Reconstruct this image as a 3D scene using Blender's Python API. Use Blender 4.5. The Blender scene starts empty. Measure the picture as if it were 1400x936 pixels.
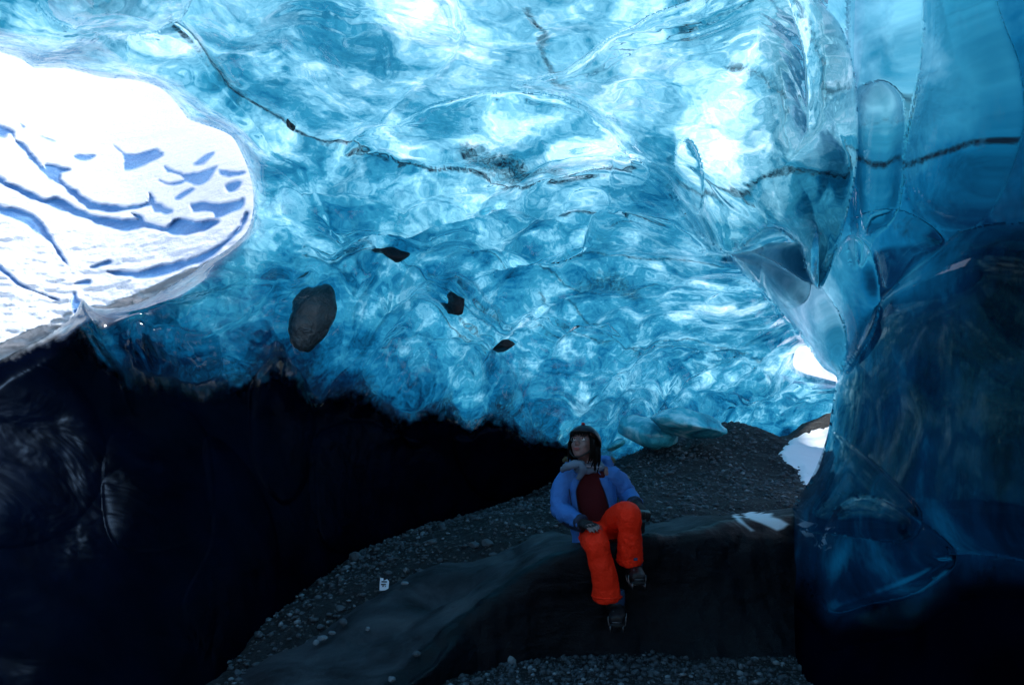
import bpy, bmesh, math, random
import numpy as np
from mathutils import Vector, Matrix, Euler
R = math.radians
random.seed(7); RNG = np.random.default_rng(11)
scene = bpy.context.scene
COL = scene.collection

# ------------------------------------------------------------------ camera, world, sun, exposure
EYE = 1.35; PITCH = R(9.3); F = 1400*24/36
cam_d = bpy.data.cameras.new('camera_view'); cam = bpy.data.objects.new('viewpoint', cam_d); COL.objects.link(cam)
cam.location = (0, 0, EYE); cam.rotation_euler = (R(90)+PITCH, 0, 0)
cam_d.lens = 24; cam_d.sensor_width = 36; cam_d.clip_start = .05; cam_d.clip_end = 3000
scene.camera = cam
SUN_EL, SUN_AZ = R(63), R(14)          # azimuth measured from +Y, negative = to the left
world = bpy.data.worlds.new('World'); scene.world = world; world.use_nodes = True
wn = world.node_tree.nodes; wl = world.node_tree.links; wn.clear()
sky = wn.new('ShaderNodeTexSky'); sky.sky_type = 'NISHITA'; sky.sun_disc = False
sky.sun_elevation = SUN_EL; sky.sun_rotation = SUN_AZ; sky.dust_density = 1.5
bg = wn.new('ShaderNodeBackground'); bg.inputs[1].default_value = 0.15
wo = wn.new('ShaderNodeOutputWorld'); wl.new(sky.outputs[0], bg.inputs[0]); wl.new(bg.outputs[0], wo.inputs[0])
sd_ = bpy.data.lights.new('sun', 'SUN'); sun = bpy.data.objects.new('sun', sd_); COL.objects.link(sun)
sd_.energy = 2.6; sd_.angle = R(12); sd_.color = (1, .985, .965)
sdir = Vector((math.sin(SUN_AZ)*math.cos(SUN_EL), math.cos(SUN_AZ)*math.cos(SUN_EL), math.sin(SUN_EL)))
sun.rotation_euler = sdir.to_track_quat('Z', 'Y').to_euler()
vs = scene.view_settings; vs.view_transform = 'Standard'; vs.look = 'None'; vs.exposure = 0.8; vs.gamma = 1
cy = scene.cycles; cy.use_denoising = True; cy.max_bounces = 10; cy.diffuse_bounces = 4; cy.glossy_bounces = 4
cy.transmission_bounces = 6; cy.transparent_max_bounces = 6; cy.sample_clamp_indirect = 4; cy.blur_glossy = .5

# ------------------------------------------------------------------ helpers: projection
CP, SP = math.cos(PITCH), math.sin(PITCH)
def Pn(px, py, d):
    px = np.asarray(px, float); py = np.asarray(py, float); d = np.asarray(d, float)
    x = (px-700)/F*d; u = (468-py)/F*d
    return np.stack([x, d*CP-u*SP, EYE+d*SP+u*CP], -1)
def P(px, py, d): return Vector(Pn(px, py, d).tolist())
def slope(py): return SP+(468-py)/F*CP

# ------------------------------------------------------------------ helpers: noise in numpy
_perm = RNG.permutation(256); _perm = np.concatenate([_perm]*3)
_grad = RNG.normal(size=(256, 3)); _grad /= np.linalg.norm(_grad, axis=1)[:, None]
def perlin(p):
    pi = np.floor(p).astype(np.int64); f = p-pi; pi &= 255
    u = f*f*f*(f*(f*6-15)+10); out = 0
    for dx in (0, 1):
        for dy in (0, 1):
            for dz in (0, 1):
                h = _perm[_perm[_perm[pi[..., 0]+dx]+pi[..., 1]+dy]+pi[..., 2]+dz]
                g = _grad[h]
                dot = g[..., 0]*(f[..., 0]-dx)+g[..., 1]*(f[..., 1]-dy)+g[..., 2]*(f[..., 2]-dz)
                w = (u[..., 0] if dx else 1-u[..., 0])*(u[..., 1] if dy else 1-u[..., 1])*(u[..., 2] if dz else 1-u[..., 2])
                out = out+w*dot
    return out*1.5
def fbm(p, o=4, g=.5):
    s = 0; a = 1
    for i in range(o): s = s+a*perlin(p*2.03**i+i*17.3); a *= g
    return s
def ridged(p, o=3, g=.5):
    s = 0; a = 1
    for i in range(o): s = s+a*(1-2.6*np.abs(perlin(p*2.1**i+i*11.7+5))); a *= g
    return s
def worley(x, y, seed=0):
    xi = np.floor(x).astype(np.int64); yi = np.floor(y).astype(np.int64)
    f1 = np.full(x.shape, 9.); f2 = np.full(x.shape, 9.)
    for dx in (-1, 0, 1):
        for dy in (-1, 0, 1):
            h = _perm[_perm[(xi+dx+seed*7) & 255]+((yi+dy) & 255)]
            cx = xi+dx+.5+.42*np.cos(h*1.7); cyy = yi+dy+.5+.42*np.sin(h*2.9)
            d = (x-cx)**2+(y-cyy)**2
            f2 = np.where(d < f1, f1, np.minimum(f2, d)); f1 = np.minimum(f1, d)
    return np.sqrt(f1), np.sqrt(f2)
def sstep(a, b, x):
    t = np.clip((x-a)/(b-a), 0, 1); return t*t*(3-2*t)
def tps(ctrl):
    c = np.array(ctrl, float); n = len(c); X = c[:, :2]/500
    def K(r2): return .5*r2*np.log(np.maximum(r2, 1e-9))
    A = np.zeros((n+3, n+3)); A[:n, :n] = K(((X[:, None]-X[None])**2).sum(-1))+np.eye(n)*1e-3
    A[:n, n] = 1; A[:n, n+1:] = X; A[n, :n] = 1; A[n+1:, :n] = X.T
    w = np.linalg.solve(A, np.concatenate([c[:, 2], np.zeros(3)]))
    def f(x, y):
        x = np.asarray(x, float)/500; y = np.asarray(y, float)/500
        s = w[n]+w[n+1]*x+w[n+2]*y
        for i in range(n): s = s+w[i]*K((x-X[i, 0])**2+(y-X[i, 1])**2)
        return s
    return f
def smooth_poly(poly, closed=True, k=6):
    p = np.array(poly, float); n = len(p); out = []
    rng = range(n) if closed else range(n-1)
    for i in rng:
        if closed: a, b, c, d = p[i-1], p[i], p[(i+1) % n], p[(i+2) % n]
        else: a, b, c, d = p[max(i-1, 0)], p[i], p[i+1], p[min(i+2, n-1)]
        for t in np.arange(k)/k:
            out.append(.5*((2*b)+(-a+c)*t+(2*a-5*b+4*c-d)*t*t+(-a+3*b-3*c+d)*t**3))
    if not closed: out.append(p[-1])
    return np.array(out)
def seg_dist(x, y, pts, closed):
    n = len(pts); best = np.full(x.shape, 1e9); bx = np.zeros(x.shape); by = np.zeros(x.shape)
    for i in range(n if closed else n-1):
        a = pts[i]; b = pts[(i+1) % n]; ab = b-a; L = (ab**2).sum()+1e-9
        t = np.clip(((x-a[0])*ab[0]+(y-a[1])*ab[1])/L, 0, 1)
        qx = a[0]+t*ab[0]; qy = a[1]+t*ab[1]; d = (x-qx)**2+(y-qy)**2
        m = d < best; best = np.where(m, d, best); bx = np.where(m, qx, bx); by = np.where(m, qy, by)
    return np.sqrt(best), bx, by
def inside(x, y, pts):
    c = np.zeros(x.shape, bool); n = len(pts)
    for i in range(n):
        a = pts[i]; b = pts[(i+1) % n]
        if a[1] == b[1]: continue
        c ^= ((a[1] > y) != (b[1] > y)) & (x < (b[0]-a[0])*(y-a[1])/(b[1]-a[1])+a[0])
    return c
def poly_sd(x, y, poly, pad=80, smooth=True):
    """signed distance, positive inside; only worked out near the polygon"""
    pts = smooth_poly(poly) if smooth else np.array(poly, float)
    lo = pts.min(0)-pad; hi = pts.max(0)+pad
    m = (x > lo[0]) & (x < hi[0]) & (y > lo[1]) & (y < hi[1])
    sd = np.full(x.shape, -1e3); xx = x[m]; yy = y[m]
    if xx.size:
        d, _, _ = seg_dist(xx, yy, pts, True); sd[m] = np.where(inside(xx, yy, pts), d, -d)
    return sd
def line_d(x, y, line, pad=70):
    pts = smooth_poly(line, False); lo = pts.min(0)-pad; hi = pts.max(0)+pad
    m = (x > lo[0]) & (x < hi[0]) & (y > lo[1]) & (y < hi[1])
    d = np.full(x.shape, 1e3)
    if m.any(): d[m] = seg_dist(x[m], y[m], pts, False)[0]
    return d
def axis(lo, hi, dlo, dhi, step, grow=1.12):
    mid = np.arange(dlo, dhi+step/2, step); a = []; s = step; v = dlo
    while v > lo: s *= grow; v -= s; a.append(v)
    b = []; s = step; v = dhi
    while v < hi: s *= grow; v += s; b.append(v)
    return np.concatenate([a[::-1], mid, b])

# ------------------------------------------------------------------ helpers: objects
def mesh_obj(name, verts, faces, mat=None, parent=None, smooth=True, attrs=None, collection=None):
    me = bpy.data.meshes.new(name)
    verts = np.asarray(verts, np.float32).reshape(-1, 3)
    if isinstance(faces, np.ndarray):
        nf = len(faces); k = faces.shape[1]
        me.vertices.add(len(verts)); me.vertices.foreach_set('co', verts.ravel())
        me.loops.add(nf*k); me.loops.foreach_set('vertex_index', faces.astype(np.int32).ravel())
        me.polygons.add(nf); me.polygons.foreach_set('loop_start', np.arange(0, nf*k, k, dtype=np.int32))
        me.update(calc_edges=True)
    else:
        me.from_pydata([tuple(v) for v in verts.tolist()], [], faces)
    if smooth: me.polygons.foreach_set('use_smooth', np.ones(len(me.polygons), bool))
    if mat: me.materials.append(mat)
    if attrs:
        for an, val in attrs.items():
            at = me.color_attributes.new(an, 'FLOAT_COLOR', 'POINT'); at.data.foreach_set('color', np.asarray(val, np.float32).ravel())
    me.update()
    o = bpy.data.objects.new(name, me); COL.objects.link(o)
    if parent: o.parent = parent
    return o
def tag(o, label=None, cat=None, group=None, kind=None):
    if label: o['label'] = label
    if cat: o['category'] = cat
    if group: o['group'] = group
    if kind: o['kind'] = kind
    return o
def empty(name, loc, label, cat, group=None):
    o = bpy.data.objects.new(name, None); COL.objects.link(o); o.location = loc; o.empty_display_size = .1
    tag(o, label, cat, group); bpy.context.view_layer.update(); return o
def grid_faces(nx, ny, keep=None):
    i = np.arange(nx-1)[None, :]+np.arange(ny-1)[:, None]*nx
    f = np.stack([i, i+nx, i+nx+1, i+1], -1).reshape(-1, 4)      # wound to face the viewpoint
    if keep is not None:
        k = keep.ravel(); f = f[k[f].all(1)]
    return f
def compact(verts, faces, *attrs):
    used = np.zeros(len(verts), bool); used[faces.ravel()] = True
    remap = np.cumsum(used)-1
    return (verts[used], remap[faces])+tuple(a[used] for a in attrs)

# ------------------------------------------------------------------ materials
class NT:
    def __init__(s, name):
        s.m = bpy.data.materials.new(name); s.m.use_nodes = True; s.t = s.m.node_tree; s.t.nodes.clear()
        s.out = s.n('ShaderNodeOutputMaterial')
        s.co = s.n('ShaderNodeTexCoord').outputs['Object']
    def n(s, t, **kw):
        nd = s.t.nodes.new(t)
        for k, v in kw.items(): setattr(nd, k, v)
        return nd
    def l(s, a, b): s.t.links.new(a, b)
    def put(s, inp, v):
        if hasattr(v, 'is_linked') or hasattr(v, 'links'): s.l(v, inp)
        else: inp.default_value = v
    def noise(s, scale, detail=4, rough=.5, dist=0, vec=None, color=False):
        nd = s.n('ShaderNodeTexNoise'); s.l(vec or s.co, nd.inputs['Vector'])
        nd.inputs['Scale'].default_value = scale; nd.inputs['Detail'].default_value = detail
        nd.inputs['Roughness'].default_value = rough; nd.inputs['Distortion'].default_value = dist
        return nd.outputs['Color' if color else 'Fac']
    def map(s, scale=(1, 1, 1), rot=(0, 0, 0), vec=None):
        nd = s.n('ShaderNodeMapping'); s.l(vec or s.co, nd.inputs[0]); nd.inputs['Scale'].default_value = scale; nd.inputs['Rotation'].default_value = rot
        return nd.outputs[0]
    def math(s, op, a, b=0., c=0., clamp=False):
        nd = s.n('ShaderNodeMath', operation=op, use_clamp=clamp)
        s.put(nd.inputs[0], a); s.put(nd.inputs[1], b)
        if op in ('MULTIPLY_ADD',): s.put(nd.inputs[2], c)
        return nd.outputs[0]
    def ramp(s, fac, stops, interp='LINEAR'):
        nd = s.n('ShaderNodeValToRGB'); s.l(fac, nd.inputs[0]); cr = nd.color_ramp; cr.interpolation = interp
        while len(cr.elements) < len(stops): cr.elements.new(.5)
        for e, (p, c) in zip(cr.elements, stops):
            e.position = p; e.color = (c[0], c[1], c[2], 1) if hasattr(c, '__len__') else (c, c, c, 1)
        return nd.outputs[0]
    def mix(s, fac, a, b, blend='MIX'):
        nd = s.n('ShaderNodeMix', data_type='RGBA', blend_type=blend)
        s.put(nd.inputs[0], fac); s.put(nd.inputs[6], a if not isinstance(a, tuple) else a+(1,)*(4-len(a))); s.put(nd.inputs[7], b if not isinstance(b, tuple) else b+(1,)*(4-len(b)))
        return nd.outputs[2]
    def bump(s, h, strength=.3, dist=.02, normal=None):
        nd = s.n('ShaderNodeBump'); s.l(h, nd.inputs['Height']); nd.inputs['Strength'].default_value = strength; nd.inputs['Distance'].default_value = dist
        if normal: s.l(normal, nd.inputs['Normal'])
        return nd.outputs[0]
    def pbr(s, color, rough=.5, bump=None, metal=0, spec=.5, coat=0):
        b = s.n('ShaderNodeBsdfPrincipled')
        s.put(b.inputs['Base Color'], color if not isinstance(color, tuple) else color+(1,)*(4-len(color)))
        s.put(b.inputs['Roughness'], rough); b.inputs['Metallic'].default_value = metal; b.inputs['Specular IOR Level'].default_value = spec
        b.inputs['Coat Weight'].default_value = coat
        if bump: s.l(bump, b.inputs['Normal'])
        s.l(b.outputs[0], s.out.inputs[0]); return s.m
def mat_glass(name='clear_ice_surface', ior=1.31, bs=.16):
    n = NT(name)
    h1 = n.noise(5, 3, .5, .6); h2 = n.noise(28, 3, .55, .3)
    h = n.math('MULTIPLY_ADD', h2, .12, h1)
    bp = n.bump(h, bs, .05)
    at = n.n('ShaderNodeVertexColor', layer_name='ice')
    sep = n.n('ShaderNodeSeparateColor'); n.l(at.outputs[0], sep.inputs[0])
    g = n.n('ShaderNodeBsdfGlass'); g.inputs['IOR'].default_value = ior; g.inputs['Roughness'].default_value = .02
    g.inputs['Color'].default_value = (.93, .985, 1, 1); n.l(bp, g.inputs['Normal'])
    # silty ice: dull and nearly opaque
    mdf = n.n('ShaderNodeBsdfDiffuse'); n.l(n.ramp(n.noise(2.5, 7, .65), [(.4, (.0001, .0006, .003)), (.75, (.0005, .002, .009))]), mdf.inputs[0])
    mgl = n.n('ShaderNodeBsdfGlossy'); mgl.inputs['Roughness'].default_value = .3; mgl.inputs['Color'].default_value = (.35, .6, 1, 1); n.l(n.bump(n.noise(2.5, 3, .5, .5), .5, .08), mgl.inputs['Normal'])
    mud = n.n('ShaderNodeMixShader'); mud.inputs[0].default_value = .0035; n.l(mdf.outputs[0], mud.inputs[1]); n.l(mgl.outputs[0], mud.inputs[2])
    mx = n.n('ShaderNodeMixShader'); n.l(n.math('MULTIPLY_ADD', sep.outputs[2], 2., -.95, clamp=True), mx.inputs[0]); n.l(g.outputs[0], mx.inputs[1]); n.l(mud.outputs[0], mx.inputs[2])
    n.l(mx.outputs[0], n.out.inputs[0]); return n.m
def mat_cloudy(name='cloudy_blue_ice', k=1., w1=.85, w2=.95, w3=.5, det=9):
    n = NT(name)
    at = n.n('ShaderNodeVertexColor', layer_name='ice')
    sep = n.n('ShaderNodeSeparateColor'); n.l(at.outputs[0], sep.inputs[0])
    tone, dirt, dark = sep.outputs[0], sep.outputs[1], sep.outputs[2]
    wv = n.noise(.9, 3, .5, 0, color=True)
    warp = n.n('ShaderNodeVectorMath', operation='MULTIPLY_ADD'); n.l(wv, warp.inputs[0]); warp.inputs[1].default_value = (.55, .55, .55); n.l(n.co, warp.inputs[2])
    W = warp.outputs[0]
    n1 = n.noise(1.35*k, det, .58, .4, vec=W)
    n2 = n.noise(3.0*k, det, .6, .5, vec=W)
    st = n.noise(2.0*k, det, .62, .4, vec=n.map((1, 1, 5), (R(25), R(20), 0), vec=W))
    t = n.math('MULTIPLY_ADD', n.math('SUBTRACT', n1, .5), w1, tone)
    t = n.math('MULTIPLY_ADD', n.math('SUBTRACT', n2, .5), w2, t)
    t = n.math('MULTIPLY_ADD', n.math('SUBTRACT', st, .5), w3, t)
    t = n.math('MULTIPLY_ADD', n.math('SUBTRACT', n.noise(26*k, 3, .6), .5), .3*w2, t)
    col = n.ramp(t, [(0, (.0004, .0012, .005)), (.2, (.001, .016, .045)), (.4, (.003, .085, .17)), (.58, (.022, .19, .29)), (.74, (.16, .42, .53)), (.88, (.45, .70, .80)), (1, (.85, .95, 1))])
    sp = n.noise(34, 5, .7, .3)
    dn = n.math('MULTIPLY_ADD', n.math('SUBTRACT', sp, .5), 2.6, n.math('MULTIPLY_ADD', dirt, 1.5, -.55), )
    dn = n.math('MULTIPLY', n.math('ADD', dn, 0., clamp=True), n.math('MULTIPLY', dirt, 1.6, clamp=True), clamp=True)
    col = n.mix(dn, col, (.004, .012, .022))
    tr = n.n('ShaderNodeBsdfTranslucent'); n.l(col, tr.inputs[0])
    df = n.n('ShaderNodeBsdfDiffuse'); n.l(col, df.inputs[0])
    bp = n.bump(n.math('ADD', n1, n2), .35 if w2 > .2 else .1, .08); n.l(bp, tr.inputs['Normal'])
    mx = n.n('ShaderNodeMixShader'); mx.inputs[0].default_value = .22 if w2 > .4 else .07; n.l(tr.outputs[0], mx.inputs[1]); n.l(df.outputs[0], mx.inputs[2])
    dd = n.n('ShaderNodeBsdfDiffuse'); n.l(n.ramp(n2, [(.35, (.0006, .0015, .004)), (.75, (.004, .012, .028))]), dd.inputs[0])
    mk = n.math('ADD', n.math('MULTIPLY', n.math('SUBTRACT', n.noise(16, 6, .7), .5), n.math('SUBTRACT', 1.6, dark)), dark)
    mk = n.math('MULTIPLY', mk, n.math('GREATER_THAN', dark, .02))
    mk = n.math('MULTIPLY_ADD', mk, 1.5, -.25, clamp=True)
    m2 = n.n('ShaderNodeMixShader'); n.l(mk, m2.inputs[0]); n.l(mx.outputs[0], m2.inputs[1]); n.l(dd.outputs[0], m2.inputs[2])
    n.l(m2.outputs[0], n.out.inputs[0]); return n.m
def mat_snow():
    n = NT('snow_over_blue_ice')
    at = n.n('ShaderNodeVertexColor', layer_name='ice'); sep = n.n('ShaderNodeSeparateColor'); n.l(at.outputs[0], sep.inputs[0])
    nn = n.noise(3, 6, .6)
    ice = n.ramp(nn, [(.3, (.05, .22, .52)), (.7, (.16, .42, .74))])
    col = n.mix(sep.outputs[1], (.93, .94, .95), ice)
    h = n.math('MULTIPLY_ADD', n.noise(60, 3, .6), .25, n.noise(14, 5, .6))
    return n.pbr(col, n.math('MULTIPLY_ADD', sep.outputs[1], -.55, .8), n.bump(h, .5, .05))
def mat_gravel(lo=.004, hi=.026, name='wet_gravel'):
    n = NT(name)
    a = n.noise(14, 8, .7)
    vo = n.n('ShaderNodeTexVoronoi'); vo.inputs['Scale'].default_value = 55; n.l(n.co, vo.inputs['Vector'])
    vc = n.n('ShaderNodeSeparateColor'); n.l(vo.outputs['Color'], vc.inputs[0])
    b = n.math('MULTIPLY_ADD', n.math('SUBTRACT', .6, vo.outputs['Distance'], clamp=True), 1., n.math('MULTIPLY', vc.outputs[0], .35))
    col = n.mix(n.math('GREATER_THAN', vc.outputs[1], .93), n.ramp(a, [(.3, (lo*.45, lo*.8, lo*1.2)), (.7, (hi*.5, hi*.8, hi*1.1))]), (.06, .065, .07))
    h = n.math('MULTIPLY_ADD', b, .6, n.noise(35, 6, .7))
    return n.pbr(col, .75, n.bump(h, .9, .03), spec=.3)
def mat_ledge():
    n = NT('silty_ledge_ice')
    a = n.noise(2.2, 6, .6, .8); s = n.noise(3, 6, .6, .4, vec=n.map((1, 1, 3)))
    fine = n.noise(120, 3, .7)
    at = n.n('ShaderNodeVertexColor', layer_name='ice'); sep = n.n('ShaderNodeSeparateColor'); n.l(at.outputs[0], sep.inputs[0])
    silt = n.ramp(a, [(.36, (.006, .009, .013)), (.46, (.020, .028, .037)), (.54, (.034, .046, .058)), (.64, (.055, .07, .082))])
    silt = n.mix(n.math('MULTIPLY', n.math('SUBTRACT', fine, .3), .9, clamp=True), silt, (.02, .024, .03))
    col = n.mix(sep.outputs[0], silt, (.0013, .004, .008))
    col = n.mix(sep.outputs[1], col, (.8, .84, .9))  # pale colour of the wet glint painted on the rim
    return n.pbr(col, n.math('MULTIPLY_ADD', sep.outputs[0], -.3, .7), n.bump(n.math('MULTIPLY_ADD', fine, .25, s), .7, .04), spec=.18)
def mat_simple(name, col, rough=.6, bscale=0, bs=.3, spec=.35, metal=0, var=.25, bd=.01):
    n = NT(name)
    v = n.noise(9, 4, .6)
    c = n.mix(v, tuple(x*(1-var) for x in col), tuple(min(1, x*(1+var)) for x in col))
    bp = n.bump(n.noise(bscale, 4, .6, .4), bs, bd) if bscale else None
    return n.pbr(c, rough, bp, metal, spec)
M_GLASS = mat_glass(); M_GLASS2 = mat_glass('clear_wall_ice_surface', 1.10, .03); M_CLOUD = mat_cloudy(); M_CLOUD2 = mat_cloudy('cloudy_deep_ice', .9, .8, .3, .12, 4); M_SNOW = mat_snow(); M_GRAVEL = mat_gravel(); M_LEDGE = mat_ledge()

# ------------------------------------------------------------------ the photograph's layout, as seen from the viewpoint, put at real distances
HOLE = [(-420, 60), (-150, 20), (-30, 64), (0, 72), (28, 81), (44, 92), (52, 94), (90, 94), (141, 106), (180, 109), (213, 118), (231, 130), (247, 149), (258, 163), (274, 169), (298, 177), (317, 187), (328, 205), (338, 228), (345, 255), (346, 288),
        (336, 318), (310, 341), (288, 355), (260, 375), (202, 408), (173, 418), (144, 422), (124, 419), (112, 410), (100, 432), (70, 455), (35, 473), (0, 492), (-80, 530), (-420, 620)]
HOLE2 = [(1090, 476), (1108, 474), (1128, 486), (1170, 500), (1175, 530), (1142, 521), (1118, 515), (1098, 509), (1084, 498)]
DARKLINE = [(-900, 500), (-100, 500), (0, 488), (70, 464), (110, 478), (150, 520), (230, 543), (300, 546), (352, 530), (380, 518), (430, 534), (500, 556), (540, 570), (600, 566), (660, 578), (720, 598), (770, 604), (830, 640), (900, 650), (1250, 660), (3000, 660)]
LOBES1 = [  # polygon, edge roundness (px), bulge (m), tone shift
    ([(470, 215), (500, 190), (560, 165), (620, 146), (700, 138), (770, 146), (820, 168), (858, 205), (862, 232), (820, 234), (762, 246), (722, 256), (690, 238), (660, 226), (620, 230), (590, 237), (540, 226)], 60, .30),
    ([(700, 130), (760, 95), (850, 38), (940, 2), (1040, -50), (1130, 10), (1165, 80), (1174, 190), (1162, 280), (1126, 390), (1104, 372), (1090, 332), (1050, 312), (1000, 344), (960, 322), (930, 280), (905, 235), (860, 195), (800, 150)], 85, .42),
    ([(836, 262), (838, 225), (852, 212), (870, 216), (888, 238), (882, 256), (860, 264)], 18, .14),
    ([(920, 262), (924, 205), (938, 190), (952, 202), (962, 240), (958, 290), (935, 292)], 18, .16),
    ([(720, 262), (780, 240), (850, 240), (900, 262), (925, 300), (860, 296), (790, 302), (735, 292)], 40, .22),
    ([(775, 296), (778, 272), (800, 262), (828, 270), (832, 288), (815, 298)], 15, .1),
    ([(800, 340), (815, 310), (850, 297), (900, 300), (940, 318), (965, 345), (940, 352), (870, 350)], 30, .3),
    ([(40, -60), (300, -80), (262, 8), (235, 40), (195, 58), (150, 52), (95, 30), (50, 10)], 45, .3),
    ([(175, 62), (190, 55), (230, 62), (300, 110), (400, 220), (450, 290), (470, 330), (420, 320), (345, 250), (325, 190), (270, 150), (185, 105)], 45, .08),
    ([(250, 40), (262, 5), (330, -60), (520, -60), (600, -30), (630, 60), (560, 130), (470, 195), (400, 168), (330, 125), (285, 85)], 90, .25),
    ([(372, 470), (380, 425), (400, 400), (430, 392), (455, 402), (470, 430), (462, 480), (445, 512), (400, 510)], 30, .08),
    ([(490, 410), (430, 350), (420, 345), (480, 352), (560, 372), (640, 400), (700, 430), (800, 452), (960, 480), (860, 482), (700, 462), (600, 432)], 30, .25),
    ([(180, 470), (210, 468), (285, 466), (300, 500), (290, 530), (190, 525)], 20, .12),
    ([(520, 480), (560, 462), (620, 455), (660, 470), (700, 520), (725, 585), (660, 560), (600, 548), (545, 555), (500, 540), (498, 505)], 35, .25),
    ([(730, 560), (770, 545), (830, 540), (900, 550), (960, 560), (940, 590), (860, 612), (790, 600), (735, 585)], 25, .25),
    ([(840, 505), (920, 490), (1010, 495), (1090, 520), (1150, 530), (1100, 548), (980, 545), (880, 535)], 22, .3),
    ([(960, 560), (1010, 540), (1090, 550), (1170, 560), (1150, 590), (1050, 590), (980, 590)], 20, .25),
    ([(960, 420), (1000, 395), (1060, 410), (1100, 450), (1090, 475), (1020, 480), (970, 470)], 30, .3),
    # dark left wall
    ([(150, 600), (200, 560), (270, 575), (292, 640), (286, 715), (235, 748), (160, 745), (140, 680)], 60, .035),
    ([(340, 560), (350, 525), (380, 508), (415, 520), (430, 560), (425, 640), (390, 690), (350, 640)], 40, .07),
    ([(545, 590), (548, 562), (568, 552), (585, 566), (586, 600), (565, 612)], 14, .12),
    ([(280, 600), (340, 640), (380, 740), (370, 860), (300, 900), (250, 830), (290, 730)], 60, .06),
    ([(-60, 500), (60, 500), (130, 560), (140, 660), (60, 740), (-60, 720)], 90, .025),
    ([(430, 600), (500, 580), (600, 620), (620, 700), (520, 750), (440, 740)], 50, .1),
    ([(620, 600), (700, 595), (770, 620), (760, 665), (660, 680)], 30, .1),
]
RIDGES1 = [  # line, half width px, height m (towards the viewer)
    ([(190, 96), (260, 128), (340, 178), (400, 228), (445, 290), (470, 330)], 9, .05),
    ([(345, 290), (400, 345), (470, 360), (560, 395), (640, 445), (720, 462), (860, 480)], 10, .06),
    ([(600, 0), (618, 20), (628, 60)], 8, .06), ([(480, 60), (520, 70), (525, 110)], 8, .04),
    ([(560, 290), (620, 262), (680, 300)], 10, .05), ([(420, 400), (470, 380), (560, 430), (640, 470), (690, 470)], 8, .06),
    ([(640, 0), (760, 60), (830, 50)], 12, .04), ([(1000, 345), (1080, 410), (1110, 478)], 8, .05),
    ([(540, 600), (560, 540), (575, 480)], 8, .06), ([(740, 400), (860, 390), (980, 420)], 10, .08), ([(620, 500), (660, 470), (700, 475)], 8, .05),
    ([(360, 60), (420, 90), (440, 130)], 8, .03), ([(700, 330), (800, 360), (960, 345)], 10, .06), ([(0, 30), (120, 55), (180, 92), (250, 108)], 8, .05),
]
LEDGES = [[(490, 362), (530, 358), (563, 368), (600, 392), (638, 413), (700, 440), (748, 454), (803, 468), (847, 463), (936, 464), (1000, 468)],
 [(560, 412), (580, 420), (614, 437), (666, 451), (700, 464)], [(780, 350), (816, 344), (871, 351), (936, 351), (990, 360)], [(640, 350), (700, 362), (762, 375), (830, 384), (900, 380)],
 [(400, 300), (460, 320), (494, 338), (597, 344), (680, 340)], [(734, 553), (792, 545), (847, 533), (940, 540), (1010, 548)], [(760, 520), (789, 512), (837, 492), (880, 498), (936, 505)],
 [(540, 480), (573, 461), (632, 452), (700, 475), (740, 500)], [(920, 495), (1012, 495), (1064, 485), (1112, 478)], [(920, 547), (988, 547), (1074, 557), (1139, 547)],
 [(900, 400), (940, 382), (964, 377), (1022, 382), (1067, 430), (1091, 461)], [(200, 430), (260, 420), (340, 400), (400, 410)], [(300, 470), (350, 440), (380, 400)],
 [(850, 420), (900, 430), (950, 425), (990, 440)], [(700, 300), (760, 312), (830, 318)], [(470, 250), (540, 262), (620, 258), (690, 280)], [(820, 570), (900, 562), (960, 575)]]
CRACK1 = [([(235, 30), (262, 60), (300, 100), (330, 125), (395, 162), (402, 172), (460, 195), (540, 226), (590, 237), (620, 229), (672, 226), (692, 238), (722, 256), (762, 246), (820, 233), (868, 226)], 5, .95),
          ([(262, 50), (290, 85), (330, 122)], 17, .8), ([(735, 300), (790, 302), (870, 294), (912, 300)], 3.5, .9), ([(415, 346), (455, 352), (490, 354)], 5, .8),
          ([(940, 238), (1000, 242), (1030, 236), (1060, 214), (1110, 212), (1170, 218)], 8, .85),
          ([(740, 392), (800, 432), (860, 470), (960, 482), (1040, 488)], 4, .7), ([(600, 432), (640, 446)], 5, .8),
          ([(640, 205), (700, 215), (760, 220)], 17, .85), ([(725, 0), (745, 40), (760, 85), (780, 100)], 10, .75), ([(935, -20), (948, 15)], 16, .85),
          ([(1000, 55), (1060, 85), (1110, 125)], 12, .65), ([(812, 15), (815, 60)], 6, .4), ([(795, 380), (840, 372), (870, 396)], 14, .65),
          ([(560, 420), (600, 412)], 8, .4), ([(680, 455), (760, 472), (830, 470)], 6, .5), ([(1030, 250), (1022, 244)], 6, .9)]
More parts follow.
